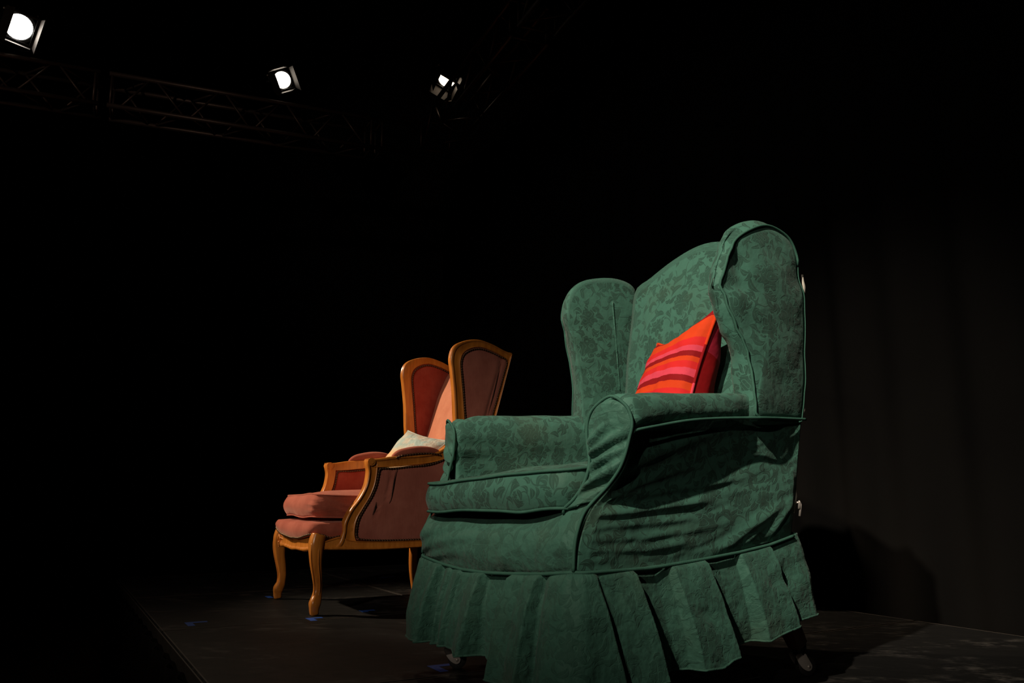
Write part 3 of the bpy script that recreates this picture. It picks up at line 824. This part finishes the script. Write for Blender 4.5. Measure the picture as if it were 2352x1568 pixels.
mb = MB(); mb.tube([zpt(.430, .003, .010), zpt(.420, .005, .016), zpt(.392, .004, .017)], lambda t: .0022+.0012*t, 8); mb.build('zip_pull', M_steel, zt)

# --- seat cushion
CO = [(-.27, .17), (-.280, -.05), (-.284, -.30), (-.292, -.345), (-.308, -.368), (-.316, -.395), (-.300, -.428), (-.20, -.438), (-.05, -.443), (.10, -.440), (.205, -.430), (.252, -.412), (.272, -.38), (.278, -.32), (.276, -.05), (.27, .17)]
def ctop(a, b): return .473+.022*sst(-.3, .3, a)*sst(.1, -.4, b)+0.022*sst(-.44, -.2, b)
def cbot(a, b): return .404+.004*math.cos(a*9)+.014*sst(.12, .26, a)
mb, ra, rb = puff(CO, cbot, ctop, lambda a, b, c: (a, b, c), dome0=0.0, dome1=.018, side=.012, rings=12, strips=10, center=(0, -.13), n=130,
                  disp=lambda r, q, c: (r.x, r.y-0.003*nz(r.x*9, r.z*20), r.z+.004*nz(r.x*7, r.y*7)), uvo=(2.2, .4))
cush = mb.build('seat_cushion', M_green, green)
for ring in (ra, rb):
    P = [Vector(p) for p in ring]; P.append(P[0])
    c = Vector((0, -.13, 0))
    mb = MB(); mb.tube([p+Vector(((p.x)*.012, -.003 if p.y < -.4 else 0, 0)) for p in P], .0036, 8); mb.build('piping', M_cord, cush)

# --- front apron
bot = [(-.330, -.405, .288), (-.318, -.428, .284), (-.195, -.436, .272), (-.094, -.438, .266), (.016, -.438, .267), (.124, -.436, .273), (.236, -.434, .281), (.328, -.426, .292)]
top = [(-.335, -.368, .400), (-.300, -.404, .390), (-.15, -.408, .385), (-.02, -.408, .385), (.110, -.404, .392), (.196, -.396, .405), (.248, -.388, .418), (.326, -.374, .436)]
left = [(-.330, -.405, .288), (-.336, -.405, .33), (-.340, -.395, .37), (-.335, -.368, .400)]
right = [(.328, -.426, .292), (.326, -.424, .34), (.325, -.410, .378), (.326, -.374, .436)]
def apdisp(p, s, t):
    e = min(1, s/0.05)*min(1, (1-s)/0.04)*min(1, t/0.06)
    sag = math.sin((p.z*1.0+0.35*(p.x+.02)**2)*170+4*nz(p.x*4, p.z*10))
    return e*(0.012*math.sin(PI*min(1, t*1.02))**0.8+0.0022*sag*sst(.15, -.25, p.x)+0.004*nz(p.x*6, p.z*22, 3))
rows, uvs = coons(bot, top, left, right, 130, 50, apdisp)
# roll the top edge back over the deck
for k in range(1, 6):
    rows.append([Vector((p.x*(1-.01*k), p.y+.012*k, p.z+.003*math.sin(k*.6))) for p in rows[49]]); uvs.append([(u[0], u[1]+.012*k) for u in uvs[49]])
mb = MB(); mb.grid(rows, uvs); mb.build('front_apron', M_plaing, green, solid=0.008)
gpipe([(a, b-.004, c) for a, b, c in [(-.334, -.37, .402), (-.341, -.395, .37), (-.338, -.408, .33), (-.332, -.410, .288)]], green)

# --- gathered skirt
PATH = [(-.335, .235), (-.338, .0), (-.338, -.25), (-.338, -.385), (-.328, -.424), (-.29, -.436), (-.10, -.440), (.10, -.440), (.29, -.436), (.328, -.424), (.340, -.385), (.340, -.25), (.340, .0), (.340, .235), (.325, .262), (.28, .268), (0, .268), (-.28, .268), (-.322, .262)]
PP = cr([Vector(p) for p in PATH], 1300, True)
def topz(u, v):
    if v < -.40 and abs(u) < .325: return interp(u, [(-.33, .286), (-.195, .272), (-.094, .266), (.016, .267), (.124, .273), (.236, .281), (.33, .291)])
    return interp(v, [(-.43, .290), (-.24, .291), (-.075, .303), (.037, .313), (.148, .327), (.235, .345), (.27, .352)])
def hemz(u, v):
    if v < -.40 and abs(u) < .325: return interp(u, [(-.33, .080), (-.168, .090), (-.02, .094), (.022, .086), (.060, .066), (.18, .056), (.3, .056)])
    if u > 0: return interp(v, [(-.43, .052), (-.34, .055), (-.295, .062), (-.27, .075), (-.09, .082), (-.065, .096), (.08, .120), (.20, .148), (.27, .16)])
    return interp(v, [(-.43, .075), (.27, .13)])
# cloth height across the pleats, keyed by position: front by u, side by v
PF = [(-.34, .006), (-.24, .004), (-.199, .014), (-.193, -.004), (-.152, .006), (-.146, .000), (-.098, .008), (-.094, .001), (-.05, .003), (.010, .014), (.017, -.007), (.10, -.006), (.119, -.003), (.125, .013), (.18, .009), (.232, .014), (.239, -.005), (.27, .005), (.335, .013)]
PS = [(-.44, .012), (-.405, .016), (-.396, .018), (-.385, .002), (-.35, .008), (-.292, .020), (-.282, -.012), (-.22, -.014), (-.188, -.006), (-.178, .012), (-.12, .014), (-.078, .018), (-.068, -.010), (-.03, -.012), (.028, -.010), (.040, .010), (.10, .008), (.142, .012), (.152, -.004), (.20, -.003), (.30, .0)]
rows = []; uvs = []; NT_ = 44
nrm = []
for i in range(len(PP)):
    a = PP[(i-9) % len(PP)]; b = PP[(i+9) % len(PP)]; d = (b-a).normalized(); nn = Vector((d.y, -d.x))
    if nn.dot(PP[i]-Vector((0, -.08))) < 0: nn = -nn
    nrm.append(nn)
for j in range(NT_):
    t = j/(NT_-1); row = []; uv = []; L = 0
    for i, p in enumerate(PP):
        if i: L += (p-PP[i-1]).length
        n_ = nrm[i]
        onfront = sst(-.405, -.43, p.y)
        lean = 0.035*t
        hf = interp(p.x, PF); hs = interp(p.y-lean*1.0, PS)*0.95 if p.x > 0 else 0.008*math.sin(p.y*60)
        h = hf*onfront+hs*(1-onfront)
        if p.y > .25: h = 0.005*math.sin(p.x*55)
        h *= (0.85+0.75*t)*(1+.7*onfront)*sst(-.005, .05, t)*(1+0.9*t*(h < 0))
        fl = (0.046-0.008*sst(-.3, .2, p.y))*t**0.9*(1-.35*sst(-.24, -.33, p.x))+0.016*math.sin(PI*t)*0.4
        z0 = topz(p.x, p.y)+0.002; z1 = hemz(p.x, p.y)
        wob = 0.006*t*nz(L*9, t*2.2, 4)+0.0030*nz(L*17, t*4.5, 2)*min(1, t*4)
        crease = -0.007*math.exp(-((t-.50)/.09)**2)*math.exp(-((p.y+.12)/.035)**2)*(p.x > .3)-0.008*math.exp(-((t-.42)/.10)**2)*math.exp(-((p.y-.17)/.05)**2)*(p.x > .3)
        q = p+n_*(fl+h+wob+crease)
        z = z0+(z1-z0)*t+0.0025*nz(L*14, 3)*t
        row.append((q.x, q.y, z)); uv.append((L, t*.22+.5))
    rows.append(row); uvs.append(uv)
Lr = [0.0]
mr = rows[NT_//2]
for a, b in zip(mr, mr[1:]): Lr.append(Lr[-1]+(Vector(b)-Vector(a)).length)
uvs = [[(Lr[i], uv[i][1]) for i in range(len(PP))] for uv in uvs]
mb = MB(); mb.grid(rows, uvs, closed=True)
skirt = mb.build('skirt', M_skirt, green, solid=0.0028)
gp = [(p.x+nrm[i].x*.0045, p.y+nrm[i].y*.0045, topz(p.x, p.y)) for i, p in enumerate(PP) if i % 4 == 0]
gp = [q for q in gp if not (q[1] > .238)]
# start the run at the far back corner
k0 = max(range(len(gp)), key=lambda i: (Vector(gp[i])-Vector(gp[i-1])).length)
gp = gp[k0:]+gp[:k0]
mb = MB(); mb.tube(gp, .0040, 8); mb.build('piping', M_cord, green)
# hem stitching
mb = MB(); hm = [Vector(rows[NT_-1][i])+Vector((nrm[i].x*.001, nrm[i].y*.001, 0.002)) for i in range(0, len(PP), 3)]; hm.append(hm[0])
mb.tube(hm, .0024, 6); mb.build('hem', M_skirt, skirt)

# --- legs and casters
def caster(u, v, rot, legtop):
    leg = MB(); leg.tube([(legtop[0], legtop[1], .26), (u, v-0.006 if v > 0 else v, .075)], lambda t: .030-.010*t, 12, squash=5, twist=PI/4)
    lg = leg.build('leg', M_dwood, green, angle=50)
    ro = Matrix.Rotation(rot, 3, 'Z'); base = Vector((u, v, 0))
    def T(p): return base+ro @ Vector(p)
    mb = MB(); mb.tube([T((0, 0, .052)), T((0, 0, .078))], .017, 14); mb.build('caster_cup', M_black, green)
    # wheel: axle along local y, trailing 14 mm behind the stem
    mb = MB(); rws = []
    for y, r in ((-.011, .008), (-.011, .019), (-.0085, .0235), (.0085, .0235), (.011, .019), (.011, .008)):
        rws.append([T((.014+r*math.cos(2*PI*k/28), y, .0242+r*math.sin(2*PI*k/28))) for k in range(28)])
    mb.grid(rws, closed=True, cap=True); wh = mb.build('wheel', M_rubber, green, angle=35)
    mb = MB(); mb.tube([T((.014, -.017, .0242)), T((.014, .017, .0242))], .0045, 12); mb.build('axle', M_steel, wh)
    for sd in (-1, 1):
        out = cr([Vector(p) for p in [(-.020, .053), (.004, .056), (.012, .046), (.018, .036), (.023, .026), (.020, .017), (.012, .014), (.000, .019), (-.010, .029), (-.017, .041)]], 40, True)
        c = Vector((.002, .036)); rws = []
        for y, k in ((0.0, .02), (0.0, .92), (.0006, 1.0), (.0024, 1.0), (.003, .92), (.003, .02)):
            rws.append([T((c.x+(p.x-c.x)*k, sd*(.0135+y), c.y+(p.y-c.y)*k)) for p in out])
        mb = MB(); mb.grid(rws, closed=True, cap=True); mb.build('caster_fork', M_steel, green, angle=35)
caster(.28, .316, PI/2-0.35, (.28, .20)); caster(-.28, -.365, PI/2-.6, (-.28, -.34)); caster(.28, -.365, 1.2, (.28, -.34)); caster(-.28, .316, 1.2, (-.28, .20))

# ================================================================== throw cushions
def throw(name, label, TL, TR, BR, BL, th, matf, matb, ppmat, ear=0.10, sag=0.0, seed=1, n=44, pr=.0042, loc=None, rz=0.0, back_name='back_cover', back=1.0):
    root = thing(name, label, 'cushion', loc, rz)
    TL, TR, BR, BL = map(Vector, (TL, TR, BR, BL))
    base = (TL+TR+BR+BL)/4
    nr = (BL-TL).cross(TR-TL).normalized()
    out = {}
    def P(s, t, side):
        x = 2*s-1; y = 2*t-1
        # edges pull in between the corners
        xi = x*(1-ear*(1-y*y)*abs(x)**1.5); yi = y*(1-ear*(1-x*x)*abs(y)**1.5)
        a = (xi+1)/2; b = (yi+1)/2
        p = (BL*(1-a)+BR*a)*(1-b)+(TL*(1-a)+TR*a)*b
        k = ((1-abs(x)**2.6)*(1-abs(y)**2.6)); k = max(k, 0)**0.55
        h = th/2*k*(1+0.12*nz(x*1.8, y*1.8, seed))+0.004*nz(x*5, y*5, seed+3)*min(1, k*3)
        return p+nr*side*h*(1.0 if side > 0 else back)
    for side, nm, m in ((1, 'front_cover', matf), (-1, back_name, matb)):
        rows = [[P(i/(n-1), j/(n-1), side) for i in range(n)] for j in range(n)]
        uvs = [[(i/(n-1), j/(n-1)) for i in range(n)] for j in range(n)]
        mb = MB(); mb.grid(rows, uvs); mb.build(nm, m, root, recalc=True)
    loop = [P(i/40, 0, 1) for i in range(40)]+[P(1, i/40, 1) for i in range(40)]+[P(1-i/40, 1, 1) for i in range(40)]+[P(0, 1-i/40, 1) for i in range(41)]
    uvl = [(0, 0)]*0
    mb = MB(); mb.tube(loop, pr, 8)
    # carry the stripe position along the cord
    k = 0
    for i, p in enumerate(loop):
        b = (p-BL).dot((TL-BL).normalized())/(TL-BL).length
        for j in range(8): mb.uv[i*8+j] = (0, min(max(b, 0), 1))
    mb.build('piping', ppmat, root)
    return root
def rel(pts, o): return [(p[0], p[1], p[2]-o) for p in pts]
TLc, TRc, BRc, BLc = rel([(-.105, .235, .892), (.238, .142, .944), (.160, .050, .515), (-.155, .095, .520)], .50)
throw('striped_cushion', 'red, orange and pink striped cushion standing on one corner of the green armchair seat', TLc, TRc, BRc, BLc, .115, M_stripe, M_stripeb, M_pinkpipe, 0.24, back=1.7, loc=(G0[0], G0[1], .50), rz=GA)
TLc, TRc, BRc, BLc = rel([(-.165, .250, .735), (.20, .292, .668), (.20, .04, .462), (-.175, .075, .462)], .45)
throw('pale_cushion', 'pale blue and cream cushion leaning in the orange wooden armchair', TLc, TRc, BRc, BLc, .12, M_pale, M_pale, M_pale, 0.07, loc=(O0[0], O0[1], .45), rz=OA, pr=.003, seed=5)

# ================================================================== ORANGE WOODEN ARMCHAIR
oc = thing('bergere_armchair', 'carved wooden wing armchair with faded rose upholstery, further back at the left', 'armchair', (O0[0], O0[1], 0), OA)
MOLD = [(.01, .12), (-.01, .26), (.03, .40), (-.01, .54), (.03, .66), (-.01, .80), (.05, .95), (.14, 1.0), (.24, .97), (.28, .88), (.34, .85), (.60, .84), (.84, .83), (.88, .88), (.95, .90), (1, .80), (1, .15), (.93, .02), (.5, 0), (.07, .02)]
def bar(name, outer, inner, u_in, u_out, parent, n=60, mat=None, prof=MOLD, closed=False):
    """moulded wooden member lying in the chair's side plane between two edge curves (v, z); the moulded face is at u_out"""
    A = cr([Vector(p) for p in outer], n); B = cr([Vector(p) for p in inner], n)
    rows = []
    for i in range(n):
        row = []
        for a, h in prof:
            q = A[i].lerp(B[i], a); ui = u_in(i/(n-1)) if callable(u_in) else u_in; uo = u_out(i/(n-1)) if callable(u_out) else u_out
            row.append((ui+(uo-ui)*h, q.x, q.y))
        rows.append(row)
    mb = MB(); mb.grid(rows, closed=True, cap=True)
    return mb.build(name, mat or M_wood, parent, angle=50)
def nails(path, parent, spacing=.0108, r=.0043, closed=False, offs=(0, 0, 0)):
    P = [Vector(p) for p in path]; L = plen(P); n = max(2, int(L/spacing))
    Q = cr(P, n, closed); mb = MB()
    for q in Q: mb.ball((q.x+offs[0], q.y+offs[1], q.z+offs[2]), r, 6, 4)
    o = mb.build('nail_trim', M_nail, parent); o['kind'] = 'stuff'
    mb = MB(); mb.tube([Vector((q.x+offs[0], q.y+offs[1], q.z+offs[2])) for q in Q]+([Q[0]] if closed else []), r*.62, 6); mb.build('gimp_braid', M_braid, parent); return o

WOUT = [(.300, .655), (.284, .70), (.276, .759), (.270, .869), (.259, .961), (.253, 1.017), (.270, 1.066), (.318, 1.094), (.386, 1.105), (.451, 1.092), (.505, 1.071), (.553, 1.056)]
WIN = [(.338, .655), (.330, .70), (.322, .77), (.313, .869), (.303, .961), (.301, 1.0), (.312, 1.036), (.345, 1.061), (.392, 1.072), (.445, 1.062), (.490, 1.046), (.530, 1.026)]
STO = [(.553, 1.056), (.527, .961), (.474, .777), (.420, .60), (.375, .42), (.352, .27)]
STI = [(.530, 1.026), (.505, .945), (.452, .768), (.398, .60), (.350, .42), (.322, .27)]
def oside(s):
    """everything in one side plane; s = +1 near side, -1 far side"""
    ui, uo = s*.258, s*.293
    wf = bar('wing_frame', WOUT, WIN, ui, uo, oc, 90)
    bar('back_stile', STO, STI, ui, uo, oc, 40)
    # second moulded face towards the seat
    # wing upholstery panel, bulging both sides
    ring = [(p[0], p[1]) for p in WIN] + [(.505, .945), (.452, .768), (.418, .66)]
    ring = [(.338, .650)] + [tuple(p) for p in WIN[1:]] + [(.512, .955), (.462, .79), (.425, .66)]
    def dw(r, q, c):
        # pulled crease near the back edge
        lf = (q.x-(.30+ (q.y-.65)*.42)); h = -.007*math.exp(-((q.x-(.502-(1.03-q.y)*.30))/.006)**2)*sst(.68, .75, q.y)
        return (r.x+s*h*(1 if abs(c) > .27 else 0)+s*.002*nz(q.x*20, q.y*12), r.y, r.z)
    mb, ra, rb = puff(ring, s*.262, s*.284, lambda a, b, c: (c, a, b), dome0=s*.010, dome1=s*.007, side=.004, rings=12, strips=3, center=(.40, .88), n=90, disp=dw)
    wp = mb.build('wing_panel', M_rose_shade if s < 0 else M_dust, oc)
    cen = Vector((.40, .88)); path = []
    for p in cr([Vector(p) for p in ring], 120, True): q = cen+(p-cen)*.965; path.append(q)
    for uu in (s*.289, s*.256):
        nails([(uu, q.x, q.y) for q in path]+[(uu, path[0].x, path[0].y)], wp)
    # arm post: S-curve up from the seat rail
    PO = [(-.234, .240), (-.208, .262), (-.194, .30), (-.190, .337), (-.166, .386), (-.134, .427), (-.108, .477), (-.099, .53), (-.104, .562), (-.102, .582)]
    PI_ = [(-.112, .242), (-.136, .268), (-.144, .30), (-.136, .348), (-.112, .392), (-.086, .435), (-.068, .480), (-.060, .525), (-.058, .548), (-.058, .560)]
    bar('arm_post', PO, PI_, s*.252, s*.296, oc, 60)
    mb = MB()      # scroll cap on the post
    mb.tube([(s*.248, -.088, .570), (s*.299, -.088, .570)], .0155, 18)
    mb.tube([(s*.246, -.088, .570), (s*.302, -.088, .570)], .009, 12)
    mb.build('scroll', M_wood, oc, angle=50)
    AO = [(-.104, .583), (-.07, .583), (-.038, .587), (.008, .594), (.09, .600), (.16, .607), (.20, .618), (.235, .640), (.268, .665), (.285, .70)]
    AI = [(-.072, .548), (-.055, .548), (-.03, .549), (.01, .552), (.09, .560), (.16, .568), (.21, .580), (.262, .600), (.315, .625), (.328, .68)]
    bar('arm_rail', AO, AI, s*.254, s*.297, oc, 70)
    # arm pad
    mb = MB(); rows = []
    pc = cr([Vector((.006, .600)), Vector((.03, .612)), Vector((.07, .619)), Vector((.12, .625)), Vector((.17, .626)), Vector((.205, .622)), Vector((.216, .617))], 36)
    for i, p in enumerate(pc):
        t = i/35; k = math.sin(PI*min(max(t*.96+.02, 0), 1))**.42
        rows.append([(s*.275+.024*k*math.cos(2*PI*j/20), p.x, p.y-.010*t*0+.020*k*math.sin(2*PI*j/20)-.006) for j in range(20)])
    mb.grid(rows, closed=True, cap=True); pad = mb.build('arm_pad', M_rose, oc)
    nails([(s*(.275+.0245), p.x, p.y-.0175) for p in pc[2:-2]], pad)
    # seat side rail
    RO = [(-.262, .238), (-.240, .236), (-.20, .235), (-.168, .234), (-.10, .232), (-.027, .231), (.135, .235), (.24, .240), (.345, .245)]
    RI = [(-.262, .268), (-.235, .276), (-.20, .284), (-.168, .272), (-.12, .266), (-.027, .262), (.135, .263), (.24, .266), (.345, .272)]
    bar('side_rail', RO, RI, s*.255, s*.298, oc, 60)
    # lower side upholstery
    SPn = [(-.146, .300), (-.138, .345), (-.113, .392), (-.086, .436), (-.068, .482), (-.059, .530), (-.05, .548), (.01, .550), (.09, .559), (.16, .567), (.22, .585), (.290, .620), (.345, .648), (.41, .63), (.385, .52), (.345, .36), (.33, .275), (.28, .262), (.135, .262), (-.03, .262), (-.12, .268), (-.143, .278)]
    def dsd(r, q, c):
        out = 1 if abs(c) > .27 else 0
        crs = .0
        l1 = q.x-(-.02+(q.y-.42)*.22); crs -= .006*math.exp(-(l1/.0035)**2)*sst(.40, .43, q.y)*sst(.555, .53, q.y)
        l2 = q.x-(-.055+(q.y-.38)*.2); crs -= .006*math.exp(-(l2/.003)**2)*sst(.345, .36, q.y)*sst(.42, .40, q.y)
        return (r.x+s*out*(crs+.003*nz(q.x*9, q.y*9)), r.y, r.z)
    mb, ra, rb = puff(SPn, s*.258, s*.284, lambda a, b, c: (c, a, b), dome0=s*.006, dome1=s*.008, side=0, rings=26, strips=3, center=(.12, .42), n=160, disp=dsd)
    sp = mb.build('side_upholstery', M_rose_shade if s < 0 else M_dust, oc)
    cen = Vector((.12, .42)); pth = [cen+(p-cen)*.972 for p in cr([Vector(p) for p in SPn], 200, True)]
    nails([(s*.290, q.x, q.y) for q in pth]+[(s*.290, pth[0].x, pth[0].y)], sp)
    nails([(s*.253, q.x, q.y) for q in pth]+[(s*.253, pth[0].x, pth[0].y)], sp)
    if s > 0:
        for pp in ([(.024, .552), (.014, .52), (.006, .47), (.000, .425), (-.008, .408)], [(-.062, .415), (-.068, .39), (-.076, .365)]):
            mb = MB(); mb.tube([(s*(.2915+.002*math.sin(PI*k/11)), q.x, q.y) for k, q in enumerate(cr([Vector(p) for p in pp], 12))], lambda t: .0006+.0012*math.sin(PI*t), 6); mb.build('seam_tear', M_braid, sp)
        mb = MB(); mb.tube([(s*.2905, q.x, q.y) for q in cr([Vector(p) for p in [(.488, 1.018), (.478, .95), (.455, .86), (.43, .78)]], 16)], lambda t: .0006+.0012*math.sin(PI*t), 6); mb.build('seam_tear', M_braid, wp)
    # cabriole front leg
    cp = [(.272, -.282, .292), (.276, -.290, .262), (.278, -.291, .225), (.276, -.288, .185), (.271, -.280, .140), (.268, -.275, .100), (.272, -.279, .066), (.279, -.287, .042), (.280, -.289, .020), (.279, -.287, 0.0035)]
    rad = [(0, .027), (.12, .0275), (.25, .0240), (.45, .0195), (.62, .0160), (.72, .0155), (.80, .0190), (.87, .0215), (.93, .0175), (1, .0155)]
    mb = MB(); mb.tube(cr([(s*a, b, c) for a, b, c in cp], 60), lambda t: interp(t, rad), 20, squash=3.2, twist=PI/4)
    lg = mb.build('front_leg', M_wood, oc)
    # raised moulding lines and carved knee on the leg
    mb = MB()
    for du, dv in ((.016, -.020), (.021, .004)):
        mb.tube(cr([(s*(a+du*interp(i/9, rad)/.024), b+dv*interp(i/9, rad)/.024, c) for i, (a, b, c) in enumerate(cp[1:8])], 40), .0026, 6)
    mb.build('leg_moulding', M_wood, lg)
    mb = MB()
    for k in range(9):
        a = -1.1+k*.275
        mb.ball((s*(.279+.012*math.cos(a)), -.308+.004*abs(math.sin(a)), .262+.018*math.sin(a)), .0062, 8, 6, (1, .8, 1.3))
    for k in range(5): mb.ball((s*(.290), -.306+.002*k, .238-.011*k), .0052-.0006*k, 8, 6, (1, 1, 1.4))
    mb.build('knee_carving', M_wood, lg)
    # rear leg, raked
    mb = MB(); mb.tube(cr([(s*.270, .342, .30), (s*.270, .334, .20), (s*.268, .332, .10), (s*.268, .345, .004)], 30), lambda t: .021-.006*t, 14, squash=4, twist=PI/4)
    mb.build('rear_leg', M_wood, oc)
oside(1); oside(-1)
# serpentine front rail with shell carving
def rail_front(n=70):
    rows = []
    for i in range(n):
        u = -.262+.524*i/(n-1); x = u/.262
        v = -.306-.014*math.cos(x*PI*.5)+.004*math.cos(x*PI*2)
        zt = interp(u, [(-.262, .300), (-.20, .291), (-.12, .280), (-.04, .275), (.055, .271), (.13, .272), (.19, .277), (.262, .292)])
        zb = interp(u, [(-.262, .215), (-.235, .234), (-.18, .224), (-.10, .230), (0, .222), (.10, .228), (.18, .226), (.235, .232), (.262, .212)])
        rows.append([(u, v+.036-.036*h, zb+(zt-zb)*a) for a, h in MOLD])
    mb = MB(); mb.grid(rows, closed=True, cap=True); return mb.build('front_rail', M_wood, oc, angle=50)
fr = rail_front()
mb = MB()
for k in range(7):
    a = -1.2+k*.4
    mb.ball((-.205+.017*math.sin(a), -.312, .262-.010+.017*math.cos(a)), .0065, 8, 6, (.9, .7, 1.2))
for k in range(8): mb.ball((-.180+.010*k, -.313, .262-.0008*k), .0048-.0003*k, 8, 6, (1.2, .8, 1))
for k in range(4): mb.ball((-.205, -.312, .243-.006*k), .006-.001*k, 8, 6)
mb.build('shell_carving', M_wood, fr)
bar_mb = MB(); bar_mb.box((-.255, .325, .235), (.255, .350, .275)); bar_mb.build('rear_rail', M_wood, oc, smooth=False)
# crest rail and back upholstery
mb = MB(); mb.tube(cr([(-.275, .545, 1.045), (-.15, .548, 1.060), (0, .549, 1.068), (.15, .548, 1.060), (.275, .545, 1.045)], 30), .019, 12, squash=3); mb.build('crest_rail', M_wood, oc)
def vb_o(z): return interp(z, [(.30, .235), (.45, .285), (.72, .385), (.91, .438), (1.03, .49), (1.1, .52)])
BO = [(-.245, .33), (-.25, .6), (-.25, .85), (-.247, 1.0), (-.22, 1.035), (-.1, 1.045), (.1, 1.045), (.22, 1.035), (.247, 1.0), (.25, .85), (.25, .6), (.245, .33)]
mb, ra, rb = puff(BO, -.002, .045, lambda a, b, c: (a, vb_o(b)+c, b), dome0=.030, dome1=0, side=.004, rings=12, strips=5, center=(0, .7), n=90)
mb.build('back_upholstery', M_rose_lit, oc)
# tight seat
SO = [(-.270, -.285), (-.262, -.306), (-.20, -.316), (-.1, -.322), (0, -.325), (.1, -.322), (.20, -.316), (.262, -.306), (.272, -.285), (.274, -.20), (.262, -.12), (.25, .1), (.248, .30), (0, .32), (-.248, .30), (-.25, .1), (-.262, -.12), (-.274, -.20)]
def sbot(a, b):
    if b < -.26: return interp(a, [(-.262, .299), (-.20, .290), (-.12, .280), (-.04, .275), (.055, .271), (.13, .272), (.19, .277), (.262, .291)])
    return interp(b, [(-.26, .288), (-.235, .276), (-.20, .284), (-.16, .270), (0, .262)])
mb, ra, rb = puff(SO, sbot, .335, lambda a, b, c: (a, b, c), dome0=0, dome1=.016, side=.012, rings=10, strips=8, center=(0, -.05), n=120,
                  disp=lambda r, q, c: (r.x, r.y, r.z+.003*nz(r.x*12, r.y*12)))
ts = mb.build('seat', M_rose, oc)
lo = [Vector(p) for p in ra]
run = [p for p in lo if p.y < -.17]
run.sort(key=lambda p: math.atan2(p.x, -(p.y+.05)))
nails([(p.x*1.006, p.y-.005 if p.y < -.25 else p.y, p.z+.004) for p in run], ts)
# loose seat cushion with crumpled boxing
CU = [(-.225, -.262), (-.19, -.284), (0, -.292), (.19, -.284), (.228, -.262), (.238, -.2), (.232, -.05), (.228, .20), (0, .22), (-.228, .20), (-.232, -.05), (-.238, -.2)]
def dcu(r, q, c):
    m = math.sin(PI*min(max((r.z-.352)/(.445-.352), 0), 1))
    k = sst(.12, .24, r.x)
    h = k*m*.006*math.sin((r.z+.25*r.y)*240+5*nz(r.y*8, r.z*8))+.005*m*nz(r.x*9, r.y*9, r.z*9)
    d = Vector((r.x, r.y+.05)).normalized()
    return (r.x+d.x*h, r.y+d.y*h, r.z+.006*nz(r.x*6, r.y*6))
mb, ra, rb = puff(CU, .356, lambda a, b: .440+.006*math.sin(a*14), lambda a, b, c: (a, b, c), dome0=.004, dome1=.018, side=.022, rings=10, strips=12, center=(0, -.04), n=120, disp=dcu)
cu = mb.build('seat_cushion', M_rose, oc)
for ring in (ra, rb):
    P = [Vector(p)+Vector((p[0]*.01, 0, 0)) for p in ring]; P.append(P[0])
    mb = MB(); mb.tube(P, .0032, 6); mb.build('piping', M_rose, cu)
